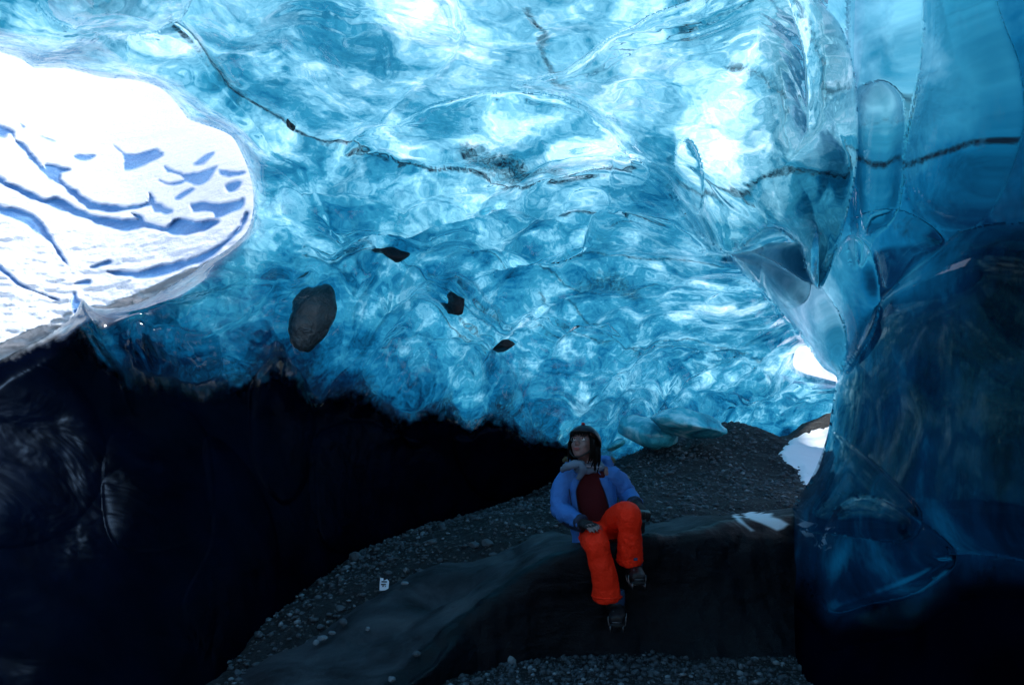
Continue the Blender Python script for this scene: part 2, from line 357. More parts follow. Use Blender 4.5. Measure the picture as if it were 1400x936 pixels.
TONES = np.array([
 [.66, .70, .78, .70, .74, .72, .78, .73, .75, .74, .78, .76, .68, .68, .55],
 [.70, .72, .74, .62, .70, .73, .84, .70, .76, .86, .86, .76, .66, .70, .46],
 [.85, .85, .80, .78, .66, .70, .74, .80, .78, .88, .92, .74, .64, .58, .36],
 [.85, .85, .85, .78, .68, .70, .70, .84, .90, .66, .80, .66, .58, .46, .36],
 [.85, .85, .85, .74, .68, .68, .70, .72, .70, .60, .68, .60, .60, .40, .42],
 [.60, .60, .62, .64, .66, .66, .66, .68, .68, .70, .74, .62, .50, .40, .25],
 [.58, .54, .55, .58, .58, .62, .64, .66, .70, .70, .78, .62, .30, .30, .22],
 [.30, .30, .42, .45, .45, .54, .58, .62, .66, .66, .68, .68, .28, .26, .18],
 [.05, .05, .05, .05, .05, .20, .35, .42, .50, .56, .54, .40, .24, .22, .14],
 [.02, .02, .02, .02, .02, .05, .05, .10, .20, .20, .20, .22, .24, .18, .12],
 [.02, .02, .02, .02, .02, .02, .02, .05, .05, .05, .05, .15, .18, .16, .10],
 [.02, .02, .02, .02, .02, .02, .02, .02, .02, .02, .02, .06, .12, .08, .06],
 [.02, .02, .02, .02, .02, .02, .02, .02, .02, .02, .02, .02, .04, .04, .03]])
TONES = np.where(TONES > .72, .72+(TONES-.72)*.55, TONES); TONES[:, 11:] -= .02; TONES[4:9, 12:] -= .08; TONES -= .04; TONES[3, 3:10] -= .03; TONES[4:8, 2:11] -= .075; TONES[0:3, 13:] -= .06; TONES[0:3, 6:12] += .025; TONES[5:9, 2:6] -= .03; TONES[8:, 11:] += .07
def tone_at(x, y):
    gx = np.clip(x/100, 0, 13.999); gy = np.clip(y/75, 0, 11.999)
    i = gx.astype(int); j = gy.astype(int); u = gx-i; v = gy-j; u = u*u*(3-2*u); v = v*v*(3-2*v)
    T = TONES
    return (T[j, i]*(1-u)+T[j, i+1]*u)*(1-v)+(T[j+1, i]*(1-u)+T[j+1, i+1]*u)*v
def inflate(x, y, D, lobes):
    for poly, w, h in lobes:
        sd = poly_sd(x, y, poly, 4); t = np.clip(sd/w, 0, 1)
        D = D-h*np.where(sd > 0, np.sqrt(1-(1-t)**2), 0)
    return D
def ridge(x, y, D, ridges):
    for line, w, h in ridges:
        d = line_d(x, y, line, w*4); D = D-h*np.exp(-(d/w)**2)
    return D

# ---- the main vault: roof, back wall and the dark left wall
base1 = tps([(-1500, -900, 1.1), (-700, -900, 1.25), (700, -900, 1.25), (2100, -900, 1.2),
 (-1500, -300, 1.4), (-700, -300, 1.9), (0, -300, 2.1), (700, -300, 2.05), (1300, -300, 1.9), (2100, -300, 1.6),
 (-1500, 0, 1.5), (-700, 0, 2.2), (0, 0, 3.0), (350, 0, 3.2), (700, 0, 3.05), (1000, 0, 2.95), (1170, 0, 2.95), (1700, 0, 2.4),
 (0, 200, 4.0), (350, 200, 4.5), (700, 200, 4.5), (950, 200, 3.9), (1100, 200, 3.4), (1170, 200, 3.3),
 (-700, 350, 2.3), (0, 350, 4.3), (350, 350, 5.4), (700, 350, 6.3), (900, 330, 6.0), (1000, 330, 5.3), (1100, 330, 5.6), (1050, 440, 8.6),
 (0, 480, 4.3), (200, 480, 5.2), (420, 480, 5.9), (700, 480, 8.0), (900, 460, 9.0), (1080, 470, 10.3), (1200, 470, 10.8),
 (200, 550, 5.1), (500, 560, 6.7), (700, 580, 8.2), (850, 610, 9.5), (1000, 570, 11.5), (1150, 560, 12.0), (1200, 620, 12),
 (-700, 700, 2.2), (0, 700, 3.5), (200, 720, 4.2), (400, 740, 5.3), (600, 700, 7.6), (760, 660, 9.2), (900, 650, 10.5),
 (0, 900, 3.0), (290, 936, 3.85), (380, 840, 4.85), (480, 765, 6.1), (-700, 1100, 2.0), (300, 1150, 3.2), (700, 1000, 7), (1200, 1000, 9), (-1500, 700, 1.6), (-1500, 1100, 1.4)])
ax = axis(-1500, 1300, -30, 1190, 2.0); ay = axis(-900, 1150, -30, 800, 2.0)
X, Y = np.meshgrid(ax, ay)
sdh = np.maximum(poly_sd(X, Y, HOLE, 90), poly_sd(X, Y, HOLE2, 60))      # positive inside a hole
# snap the rim onto the outline
for poly in (LOBES1[0][0], LOBES1[7][0], LOBES1[2][0], LOBES1[3][0], HOLE, HOLE2, LOBES1[1][0]):
    pts = smooth_poly(poly); m = np.abs(poly_sd(X, Y, poly, 5)) < 1.6
    _, bx, by = seg_dist(X[m], Y[m], pts, True); X[m] = bx; Y[m] = by
sdB = poly_sd(X, Y, LOBES1[1][0], 500)
keep = (sdh < 1.6) & ~((X > 1118) & (Y < 402) & (sdB < -1.6) & ((Y > 12) | (X > 1132)))
D0 = base1(X, Y)
frontb = tps([(700, 130, 4.3), (850, 38, 3.7), (940, 0, 3.3), (1130, 0, 3.0), (1170, 200, 3.3), (1126, 390, 3.75), (1050, 320, 4.1), (1000, 344, 4.4), (905, 235, 4.2), (800, 150, 4.25), (950, 120, 3.7)])
sdb = poly_sd(X, Y, LOBES1[1][0], 4)
hard = np.clip(sstep(930, 1000, X)*sstep(170, 240, Y)+sstep(1060, 1130, X), 0, 1)
wb = np.where(sdb > -.05, np.maximum(hard, sstep(0, 110, sdb)), 0)
D0 = D0*(1-wb)+frontb(X, Y)*wb
W0 = Pn(X, Y, D0)
wx = fbm(W0*.7+3, 3)[..., None]; wy = fbm(W0*.7+31, 3)
u = W0[..., 0]+.35*wx[..., 0]+.25*W0[..., 1]; v = W0[..., 1]+.35*wy
f1, f2 = worley(u/1.15, v/.8, 1); g1, g2 = worley(u/.47+5, v/.33, 2); h1, h2 = worley(u/.2+5, v/.15, 3)
big = np.clip(1-(f1/.75)**2, 0, 1); mid = np.clip(1-(g1/.75)**2, 0, 1); sml = np.clip(1-(h1/.75)**2, 0, 1)
zm = 1-sstep(760, 960, X)*sstep(520, 400, Y)
roofm = sstep(60, -40, Y-np.interp(X, [p[0] for p in DARKLINE], [p[1] for p in DARKLINE]))   # 1 on the roof, 0 on the dark wall
farm = .55+.45*sstep(3.2, 5.5, D0)
edge = sstep(2, 45, -sdh)
D1 = inflate(X, Y, D0, LOBES1)
D1b = inflate(X, Y, D0, [(l[0], l[1]*1.3, l[2]*.35) for i_, l in enumerate(LOBES1) if i_ != 10])
D1 = ridge(X, Y, D1, RIDGES1)
for line in LEDGES:
    pts = smooth_poly(line, False); dln = line_d(X, Y, line, 40); yl = np.interp(X, pts[np.argsort(pts[:, 0]), 0], pts[np.argsort(pts[:, 0]), 1])
    below = sstep(-3, 5, Y-yl); fade = np.exp(-(dln/20)**2); D1 = D1+.08*D0**.5*fade*(below-.55)      # each ledge overhangs what lies under it
for line, w, s in CRACK1[:1]: D1 = D1+.05*np.exp(-(line_d(X, Y, line, 30)/4)**2)
D1 = D1+.04*fbm(W0*1.6, 4)*edge*(.5+.5*roofm)
lip = np.clip(-sdh/34, 0, 1); D1 = D1+.45*(1-np.sqrt(1-(1-lip)**2))
zd = (.27*(big-.55)*farm+.10*(mid-.5)+.010*sml*farm)*edge*roofm*(.5+.5*sstep(150, 330, Y))
Q = np.stack([u*.75+.3*v, v*1.5, W0[..., 2]*1.2], -1); Q = Q+.25*np.stack([fbm(Q*.8+i_, 2) for i_ in (1, 7, 13)], -1)
rdg = -(.095*ridged(Q*.8, 2, .4)+.016*ridged(Q*2.3, 2)+.006*ridged(Q*6.5, 2))*edge*roofm*(.45+.55*farm)
zd = zd*zm
D1 = D1+rdg; D1b = D1b+rdg*.6
V1 = Pn(X, Y, D1); V1[..., 2] += zd
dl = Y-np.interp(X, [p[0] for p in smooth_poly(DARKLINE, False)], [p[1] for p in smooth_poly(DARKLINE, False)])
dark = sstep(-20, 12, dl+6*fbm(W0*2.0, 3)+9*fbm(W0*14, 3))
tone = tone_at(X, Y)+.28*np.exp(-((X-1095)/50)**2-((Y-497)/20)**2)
dirt = np.zeros_like(X)
for line, w, s in CRACK1:
    dirt = np.maximum(dirt, s*np.exp(-(line_d(X, Y, line, w*3+20)/w)**2))
for i_, line in enumerate(LEDGES):
    dirt = np.maximum(dirt, (.75 if i_ < 4 else .5)*np.exp(-(line_d(X, Y, [(a, b+2) for a, b in line], 20)/2.6)**2))
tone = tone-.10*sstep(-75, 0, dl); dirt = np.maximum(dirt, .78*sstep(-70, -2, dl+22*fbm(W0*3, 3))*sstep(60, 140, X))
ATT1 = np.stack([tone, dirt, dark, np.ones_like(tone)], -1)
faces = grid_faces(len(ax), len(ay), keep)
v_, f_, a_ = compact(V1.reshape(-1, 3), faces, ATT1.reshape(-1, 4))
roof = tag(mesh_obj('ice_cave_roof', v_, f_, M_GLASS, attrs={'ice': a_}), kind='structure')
def sub(a): return a
gap = (.10+.10*np.clip(fbm(W0*.8+9, 2)+.5, 0, 1))*sstep(0, 26, -sdh)*(1-.6*dark)+.012
D1c = ridge(X, Y, D1b, RIDGES1[:0])+gap+.03*fbm(W0*2.3+5, 3)*edge+.45*(1-np.sqrt(1-(1-lip)**2))
V1c = Pn(X, Y, D1c); V1c[..., 2] += zd*.9
V1c, A1c, k1c = sub(V1c), sub(ATT1), sub(keep)
faces = grid_faces(V1c.shape[1], V1c.shape[0], k1c)
v_, f_, a_ = compact(V1c.reshape(-1, 3), faces, A1c.reshape(-1, 4))
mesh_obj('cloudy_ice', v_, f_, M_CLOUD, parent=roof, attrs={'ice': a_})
def roof_point(px, py, out=0.):
    i = np.argmin(np.abs(ay-py)); j = np.argmin(np.abs(ax-px)); p = Vector(V1[i, j].tolist())
    d = (p-Vector((0, 0, EYE))).normalized(); return p-d*out

# ---- the near right wall with its hanging lobes
KPOLY = [(984, 344), (1010, 338), (1050, 330), (1110, 330), (1106, 300), (1095, 0), (1095, -900), (3100, -900), (3100, 1300), (1078, 1300), (1080, 936), (1078, 800), (1079, 730),
         (1084, 690), (1105, 660), (1120, 628), (1131, 595), (1137, 560), (1142, 528), (1143, 514), (1126, 503), (1108, 480), (1080, 440), (1042, 397)]
LOBES2 = [
    ([(1168, 330), (1170, -200), (1262, -200), (1263, 40), (1256, 120), (1240, 200), (1226, 290), (1200, 320)], 40, .22),
    ([(1174, 310), (1174, 150), (1181, 124), (1205, 110), (1228, 124), (1237, 150), (1236, 220), (1228, 285), (1205, 310)], 26, .16),
    ([(1263, -200), (1340, -60), (1372, 30), (1394, 90), (1400, 170), (1376, 250), (1340, 306), (1300, 314), (1262, 296), (1240, 262), (1236, 200), (1252, 120), (1262, 40)], 60, .3),
    ([(1125, 392), (1150, 335), (1168, 322), (1192, 348), (1204, 395), (1199, 440), (1180, 482), (1158, 510), (1148, 506), (1157, 470), (1150, 430)], 30, .2),
    ([(984, 344), (1020, 342), (1060, 358), (1100, 383), (1125, 395), (1148, 430), (1158, 470), (1148, 512), (1125, 500), (1105, 472), (1080, 438), (1040, 395)], 32, .3),
    ([(1043, 405), (1043, 340), (1055, 321), (1075, 314), (1094, 325), (1103, 350), (1106, 405), (1075, 420)], 24, .16),
    ([(1165, 305), (1215, 285), (1260, 300), (1290, 330), (1250, 350), (1212, 395), (1195, 345)], 35, .16),
    ([(1142, 530), (1165, 490), (1206, 408), (1290, 338), (1330, 312), (1420, 305), (1600, 320), (1650, 760), (1330, 755), (1298, 772), (1250, 812), (1190, 826), (1140, 837), (1112, 800), (1086, 770), (1080, 700), (1106, 660), (1131, 600)], 75, .42),
    ([(1130, 592), (1160, 605), (1215, 650), (1260, 700), (1240, 740), (1150, 730), (1090, 720), (1092, 680), (1110, 655)], 35, .12),
    ([(1140, 700), (1200, 680), (1290, 735), (1306, 772), (1250, 812), (1190, 826), (1140, 837), (1112, 800)], 30, .12)]
base2 = tps([(984, 344, 5.6), (1100, 390, 4.9), (1150, 480, 4.5), (1100, 300, 4.3), (1150, 300, 3.9), (1150, 0, 3.3), (1095, 0, 3.5), (1150, -300, 2.3), (1150, -900, 1.3),
 (1300, 0, 2.9), (1400, 0, 2.6), (1200, 300, 3.6), (1300, 300, 3.1), (1400, 300, 2.7), (1200, 500, 4.0), (1300, 500, 3.2), (1400, 500, 2.6),
 (1142, 530, 4.6), (1131, 600, 4.7), (1084, 690, 4.9), (1200, 700, 3.8), (1300, 700, 3.1), (1400, 700, 2.5), (1079, 800, 4.5), (1080, 936, 3.9),
 (1200, 870, 3.5), (1300, 900, 2.9), (1400, 900, 2.4), (1080, 1300, 2.9), (2000, -900, 1.1), (2000, 0, 1.8), (2000, 600, 1.8), (2000, 1200, 1.6), (3100, 0, 1.1), (3100, 1200, 1.1), (3100, -900, .9)])
ax2 = axis(960, 3100, 962, 1430, 2.0); ay2 = axis(-900, 1300, -30, 960, 2.0)
X, Y = np.meshgrid(ax2, ay2)
pts = smooth_poly(KPOLY, k=4)
for poly, _w, _h in LOBES2[::-1]:
    m = np.abs(poly_sd(X, Y, poly, 5)) < 1.5; _, bx, by = seg_dist(X[m], Y[m], smooth_poly(poly), True); X[m] = bx; Y[m] = by
sk = poly_sd(X, Y, KPOLY, 4000); m = np.abs(sk) < 1.6
_, bx, by = seg_dist(X[m], Y[m], pts, True); X[m] = bx; Y[m] = by
keep = sk > -1.6
D0 = base2(X, Y); W0 = Pn(X, Y, D0)
D1 = inflate(X, Y, D0, LOBES2)
edge = sstep(0, 40, sk); lip = np.clip(sk/40, 0, 1)
rnd = .7*(1-np.sqrt(1-(1-lip)**2))*sstep(-40, 200, Y)
D1b = D1+rnd
D1 = ridge(X, Y, D1b, [([(1140, 836), (1200, 815), (1262, 790), (1296, 768)], 8, .05), ([(1200, 440), (1170, 485), (1145, 520)], 7, .04)])
f1, f2 = worley((W0[..., 1]+.3*fbm(W0, 2))/.8, W0[..., 2]/.7, 5)
D1 = D1+.035*fbm(W0*1.1+2, 2)*edge
V2 = Pn(X, Y, D1)
tone = tone_at(X, Y)
tone = tone+.24*np.exp(-((X-1165+.4*(Y-770))/13)**2-((Y-770)/26)**2)+.16*np.exp(-(line_d(X, Y, [(1142, 828), (1190, 812), (1250, 795), (1285, 770)], 40)/7)**2)+.12*np.exp(-((X-1250)/60)**2-((Y-370)/35)**2)  # includes a highlight along the lower ridge, painted into the ice tone
tone = tone+.22*sstep(1215, 1150, X)*sstep(300, 340, Y)*sstep(530, 500, Y)  # paler tone put in to make up for light the roof blocks
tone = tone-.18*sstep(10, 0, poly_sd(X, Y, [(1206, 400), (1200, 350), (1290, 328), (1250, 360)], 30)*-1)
dirt = np.zeros_like(X)
for line, w, s in [([(1168, 217), (1200, 215), (1225, 226), (1260, 222), (1320, 200), (1385, 186)], 6, .95), ([(1300, 230), (1340, 215)], 5, .5), ([(1180, 175), (1230, 160)], 8, .45), ([(1225, 300), (1250, 320), (1240, 300)], 8, .5)]:
    dirt = np.maximum(dirt, s*np.exp(-(line_d(X, Y, line, 40)/w)**2))
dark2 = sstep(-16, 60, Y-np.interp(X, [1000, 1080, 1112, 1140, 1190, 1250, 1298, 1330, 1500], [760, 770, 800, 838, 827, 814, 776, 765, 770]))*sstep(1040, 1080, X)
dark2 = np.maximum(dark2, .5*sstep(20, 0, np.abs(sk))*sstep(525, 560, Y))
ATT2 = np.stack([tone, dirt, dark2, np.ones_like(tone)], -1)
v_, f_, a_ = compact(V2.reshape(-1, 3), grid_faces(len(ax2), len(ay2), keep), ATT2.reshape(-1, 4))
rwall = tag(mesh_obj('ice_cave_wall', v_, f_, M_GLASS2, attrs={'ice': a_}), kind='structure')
gap = .14*sstep(0, 30, sk)+.012
D1b2 = inflate(X, Y, D0, [(l[0], l[1]*1.3, l[2]*.45) for l in LOBES2])+rnd
V2c = sub(Pn(X, Y, D1b2+gap+.03*fbm(W0*2, 2)*edge)); A2c = sub(ATT2); k2c = sub(keep)
v_, f_, a_ = compact(V2c.reshape(-1, 3), grid_faces(V2c.shape[1], V2c.shape[0], k2c), A2c.reshape(-1, 4))
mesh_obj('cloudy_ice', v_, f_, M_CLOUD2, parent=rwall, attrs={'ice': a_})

# ---- the vault behind the viewpoint, unseen; its opening is widened to light the person
def rear_vault():
    na, ne = 90, 40; vs_, fs = [], []; keepf = []
    for j in range(ne+1):
        el = R(-25)+j/ne*R(115)
        for i in range(na+1):
            az = R(66)+i/na*R(228)
            rr = 3.3/max(.001, math.sqrt(math.cos(el)**2+(1.55*math.sin(el))**2))*(1+.35*max(0, -math.cos(az)))
            q = np.array([[math.sin(az)*math.cos(el)*rr, math.cos(az)*math.cos(el)*rr, EYE+math.sin(el)*rr]])
            rr2 = 1+.06*float(fbm(q*1.2, 3)[0])
            vs_.append(((q[0][0])*rr2, q[0][1]*rr2, EYE+(q[0][2]-EYE)*rr2))
    for j in range(ne):
        for i in range(na):
            az = 66+(i+.5)/na*228; el = -25+(j+.5)/ne*115
            if abs(az-180) < 58 and el < 48: continue
            a = j*(na+1)+i; fs.append((a, a+1, a+na+2, a+na+1))
    at = np.tile([.5, 0, 0, 1], (len(vs_), 1))
    return tag(mesh_obj('unseen_rear_vault', vs_, fs, M_CLOUD, attrs={'ice': at}), kind='structure')
rear_vault()

# ------------------------------------------------------------------ ground
def zfield(ctrl):
    pts = [Pn(px, py, d) for px, py, d in ctrl]
    f = tps([(p[0]*100, p[1]*100, p[2]) for p in pts])
    return lambda x, y: f(np.asarray(x)*100, np.asarray(y)*100)
zback = zfield([(290, 936, 3.9), (380, 840, 4.9), (480, 762, 6.2), (560, 730, 7), (700, 690, 8), (780, 655, 9), (870, 622, 9.6), (1015, 580, 9.8), (1100, 584, 11.5), (1150, 590, 12),
    (1085, 650, 8.2), (1130, 620, 10), (1080, 692, 5.9), (950, 690, 6.4), (850, 690, 6.4), (760, 715, 5.9), (650, 745, 5.5), (560, 790, 5.0), (480, 830, 4.5), (400, 880, 4.2),
    (700, 800, 4.8), (900, 745, 5.0), (1050, 730, 5.0), (560, 880, 4.2), (960, 640, 8), (1000, 610, 8.8), (1080, 720, 12.5), (200, 1000, 3.6)])
def terrain(name, x0, x1, y0, y1, step, zf, mat, amp, keepf=None):
    xs = np.arange(x0, x1+step/2, step); ys = np.arange(y0, y1+step/2, step); X_, Y_ = np.meshgrid(xs, ys)
    Z_ = zf(X_, Y_); p = np.stack([X_, Y_, Z_], -1)
    p[..., 2] += amp*fbm(p*np.array([3, 3, 0])+4, 4, .55)
    nx = len(xs); i = np.arange(nx-1)[None, :]+np.arange(len(ys)-1)[:, None]*nx
    f = np.stack([i, i+1, i+nx+1, i+nx], -1).reshape(-1, 4)
    pv = p.reshape(-1, 3)
    if keepf is not None: kk = keepf(pv[:, 0], pv[:, 1]); pv, f = compact(pv, f[kk[f].all(1)])
    return tag(mesh_obj(name, pv, f, mat), kind='structure'), p, xs, ys
# ledge of silty ice the person sits on: a loft between lines read off the photograph
def loft(rows, nu, nv):
    rs = []
    for r in rows:
        r3 = np.array([Pn(*q) for q in r]); s = smooth_poly(r3, False, 12)
        L = np.concatenate([[0], np.cumsum(np.linalg.norm(np.diff(s, axis=0), axis=1))]); t = np.linspace(0, L[-1], nu)
        rs.append(np.stack([np.interp(t, L, s[:, k]) for k in range(3)], -1))
    rs = np.array(rs); out = []
    for i in range(nu):
        out.append(smooth_poly(rs[:, i], False, nv))
    return np.array(out).transpose(1, 0, 2)
rows = [
 [(150, 1020, 3.6), (300, 925, 4.2), (430, 850, 4.9), (560, 783, 5.5), (700, 738, 6.0), (790, 722, 6.3), (880, 712, 6.5), (960, 704, 6.5), (1080, 700, 6.3), (1180, 700, 6.0)],
 [(180, 1040, 3.4), (330, 936, 3.85), (450, 860, 4.5), (575, 792, 5.0), (705, 747, 5.4), (790, 730, 5.5), (880, 716, 5.6), (960, 707, 5.7), (1080, 697, 5.8), (1180, 697, 5.6)],
 [(240, 1060, 3.2), (390, 950, 3.6), (500, 885, 4.1), (600, 815, 4.6), (705, 765, 4.85), (790, 742, 4.9), (880, 724, 5.0), (960, 712, 5.2), (1080, 697, 5.45), (1180, 697, 5.3)],
 [(320, 1060, 3.05), (450, 975, 3.4), (555, 905, 3.85), (625, 838, 4.2), (712, 781, 4.45), (790, 752, 4.5), (880, 734, 4.6), (960, 717, 4.85), (1080, 705, 5.2), (1180, 705, 5.1)],
 [(350, 1060, 3.0), (480, 980, 3.35), (580, 912, 3.8), (632, 856, 4.1), (715, 798, 4.33), (790, 768, 4.4), (880, 755, 4.5), (960, 742, 4.65), (1080, 735, 4.9), (1180, 735, 4.9)],
 [(370, 1070, 3.0), (490, 985, 3.3), (590, 918, 3.75), (640, 878, 4.05), (720, 850, 4.3), (790, 835, 4.42), (880, 830, 4.5), (960, 830, 4.5), (1080, 830, 4.6), (1180, 830, 4.6)],
 [(370, 1110, 3.0), (490, 1030, 3.3), (590, 960, 3.75), (650, 950, 4.0), (720, 950, 4.2), (790, 950, 4.3), (880, 950, 4.25), (960, 950, 4.15), (1080, 960, 4.05), (1180, 960, 4.0)]]
LG = loft(rows, 420, 44)
nrm = np.cross(np.gradient(LG, axis=1), np.gradient(LG, axis=0)); nrm /= np.linalg.norm(nrm, axis=-1)[..., None]+1e-9
if nrm[40, 200, 2] < 0: nrm = -nrm
face_m = sstep(44*2.85, 44*3.25, np.arange(LG.shape[0]))[:, None]*np.ones((1, LG.shape[1]))
flow = LG*np.array([1.6, .55, 1.6])
LG = LG+nrm*((.05*fbm(flow, 3)+.012*fbm(LG*6, 3))*(1-.3*face_m)+(.05*fbm(LG*np.array([2.2, 2.2, .9])+7, 3)+.003*ridged(LG*np.array([7., 7, 1.5])+3, 2))*face_m)[..., None]
for (px, py, rr, dp) in [(655, 790, .20, .10), (615, 812, .16, .08), (735, 715, .3, .1), (572, 835, .22, .05)]:
    pass
pit = [(598, 792, 4.75, .34, .11), (640, 785, 4.8, .2, .07), (520, 850, 4.3, .35, .06), (700, 752, 5.2, .3, .05)]
for px, py, d, rr, dp in pit:
    c = Pn(px, py, d); q = LG-c; r2 = ((q[..., 0]/rr)**2+(q[..., 1]/(rr*.7))**2)
    LG[..., 2] -= dp*np.exp(-r2*2.2)*(1-face_m)
nxl = LG.shape[1]; i = np.arange(nxl-1)[None, :]+np.arange(LG.shape[0]-1)[:, None]*nxl
fl = np.stack([i, i+nxl, i+nxl+1, i+1], -1).reshape(-1, 4)
cx = LG-np.array([0, 0, EYE]); dd = cx[..., 1]*CP+cx[..., 2]*SP; uu = -cx[..., 1]*SP+cx[..., 2]*CP
lpx, lpy = 700+F*cx[..., 0]/dd, 468-F*uu/dd
glint = np.maximum(poly_sd(lpx, lpy, [(996, 700), (1008, 702), (1036, 726), (1026, 728), (1008, 714)], 20, False), poly_sd(lpx, lpy, [(1012, 698), (1040, 700), (1060, 706), (1082, 716), (1062, 724), (1040, 716), (1024, 712)], 20, False))
glint = sstep(-2, 3, glint+5*perlin(LG*np.array([9., 9, 2.])))  # wet reflection at the ledge's right end, painted as pale streaks
la = np.stack([np.clip(face_m*1.15+.12*fbm(LG*2, 3)*sstep(.0, .4, face_m), 0, 1), glint, face_m*0, face_m*0+1], -1)
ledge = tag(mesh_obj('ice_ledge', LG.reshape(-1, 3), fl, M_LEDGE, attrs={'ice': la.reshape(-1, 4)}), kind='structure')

MROW = 60
MIDX, MIDY = LG[MROW, :, 0], LG[MROW, :, 1]
def zb(x, y):
    z = zback(x, y); o = np.argsort(MIDX); my = np.interp(x, MIDX[o], MIDY[o]); mz = np.interp(x, MIDX[o], LG[MROW, o, 2])
    return mz-.10+(z+.02-mz+.10)*sstep(.0, .75, y-my)
bank, PB, xb, yb = terrain('gravel_bank', -3.4, 7.5, 3.3, 13.0, .03, zb, M_GRAVEL, .035, lambda x, y: y > np.interp(x, MIDX, MIDY))
floor, PF, xf, yf = terrain('gravel_floor', -5, 4, -5, 4.8, .035, lambda x, y: .085-.05*np.clip(3.4-y, 0, 2)+.04*x*0, M_GRAVEL, .018)
def hgt(p, xs, ys, x, y):
    j = int(np.clip(round((x-xs[0])/(xs[1]-xs[0])), 0, len(xs)-1)); i = int(np.clip(round((y-ys[0])/(ys[1]-ys[0])), 0, len(ys)-1))
    return float(p[i, j, 2])


# snowfield outside the cave, reaching the horizon
M_PSNOW = mat_simple('snow', (.84, .87, .92), .8, 20, .4, var=.04)
def snowfield():
    n = 60; vs_, fs = [], []
    ts = np.concatenate([-np.geomspace(900, 14, 20), np.linspace(-12, 16, 24), np.geomspace(18, 1800, 22)])
    for y in ts:
        for x in ts: vs_.append((x, y, -.75+.25*math.sin(x*.1)*math.cos(y*.13)))
    k = len(ts)
    for a in range(k-1):
        for b in range(k-1): fs.append((a*k+b, a*k+b+1, (a+1)*k+b+1, (a+1)*k+b))
    return tag(mesh_obj('snowfield', vs_, fs, M_PSNOW), kind='structure')
snowfield()

# snow slope seen through the big opening, with bare blue ice showing between its drifts
GAPS = [
 ([(-60, 150), (0, 172), (18, 180), (20, 190), (34, 200), (60, 228), (82, 238), (76, 246), (56, 236), (30, 205), (14, 184), (0, 188), (-60, 170)], .5),
 ([(60, 224), (96, 232), (76, 240), (105, 262), (128, 275), (170, 284), (200, 278), (205, 265), (213, 278), (190, 284), (150, 290), (118, 285), (92, 262), (70, 242)], .5),
 ([(118, 278), (150, 282), (200, 278), (204, 264), (210, 276), (230, 284), (236, 290), (222, 293), (204, 280), (180, 285), (150, 285)], .3),
 ([(-60, 205), (0, 243), (40, 262), (60, 271), (80, 270), (110, 288), (150, 297), (188, 300), (180, 292), (192, 295), (205, 306), (228, 312), (240, 300), (270, 302), (300, 302), (270, 318), (240, 322), (205, 310), (170, 315), (130, 305), (90, 290), (60, 280), (30, 266), (0, 252), (-60, 225)], .6),
 ([(-60, 250), (0, 280), (18, 284), (38, 290), (52, 300), (66, 318), (92, 360), (80, 350), (68, 332), (48, 318), (30, 305), (0, 292), (-60, 265)], .5),
 ([(-60, 325), (0, 362), (25, 385), (50, 398), (80, 410), (60, 404), (30, 393), (0, 372), (-60, 345)], .4),
 ([(122, 365), (148, 356), (150, 361), (128, 367)], .3), ([(102, 388), (122, 383), (120, 388)], .3),
 ([(146, 371), (180, 370), (230, 362), (280, 346), (320, 318), (336, 292), (338, 298), (322, 324), (285, 352), (235, 374), (200, 381), (170, 378)], .35),
 ([(100, 212), (128, 212), (122, 219), (108, 219)], .2), ([(155, 198), (165, 205), (175, 210), (200, 208), (216, 203), (222, 213), (200, 224), (178, 233), (168, 232), (170, 218), (160, 204)], .25),
 ([(225, 227), (240, 234), (256, 238), (272, 236), (290, 230), (298, 226), (292, 236), (280, 250), (262, 252), (245, 240), (228, 235)], .25),
 ([(218, 246), (232, 250), (250, 248), (240, 252), (225, 252)], .2), ([(262, 224), (280, 214), (292, 208), (290, 214), (275, 225)], .15),
 ([(262, 282), (275, 276), (300, 277), (325, 276), (333, 272), (330, 285), (315, 292), (295, 298), (290, 290), (268, 290)], .25),
 ([(310, 255), (325, 246), (332, 250), (322, 262), (312, 262)], .2), ([(300, 232), (320, 235), (334, 235), (328, 240), (305, 240)], .12),
 ([(202, 272), (212, 280), (235, 286), (230, 292), (212, 290), (205, 280)], .2), ([(50, 182), (74, 191), (72, 193), (52, 185)], .1), ([(27, 168), (34, 172), (32, 175)], .1),
 ([(95, 417), (102, 400), (106, 408), (116, 417), (104, 430)], .2), ([(240, 270), (262, 258), (262, 262), (246, 272)], .1)]
bsn = tps([(-400, 620, 4.2), (0, 500, 4.6), (0, 400, 5.6), (150, 420, 5.6), (0, 300, 7.0), (340, 320, 6.3), (340, 200, 8), (0, 200, 9.0), (180, 260, 8.0), (180, 340, 6.6), (0, 80, 13), (350, 60, 14), (-400, 80, 13), (-400, 350, 6.5), (150, -40, 20), (460, 300, 6.8), (460, -40, 18)])
axs = axis(-420, 470, -20, 370, 1.6); ays = axis(-60, 640, 60, 510, 1.6); X, Y = np.meshgrid(axs, ays)
D0 = bsn(X, Y); W0 = Pn(X, Y, D0); gm = np.zeros_like(X); rec = np.zeros_like(X)
for poly, dp in GAPS:
    s = poly_sd(X, Y, poly, 10); k_ = sstep(-2.2, 1.8, s+2.6*fbm(W0*4, 3)); gm = np.maximum(gm, k_); rec = np.maximum(rec, dp*k_)
drift = np.zeros_like(X)
lump = np.clip(fbm(W0*np.array([5, 5, 9]), 4), -1, 1)
near = sstep(250, 420, Y+.15*(350-X))
shh = poly_sd(X, Y, HOLE, 4000)
D0 = np.where(shh < 0, np.maximum(D0, base1(X, Y)+.75), np.maximum(D0, (base1(X, Y)+.12+.63*sstep(60, 0, shh))))
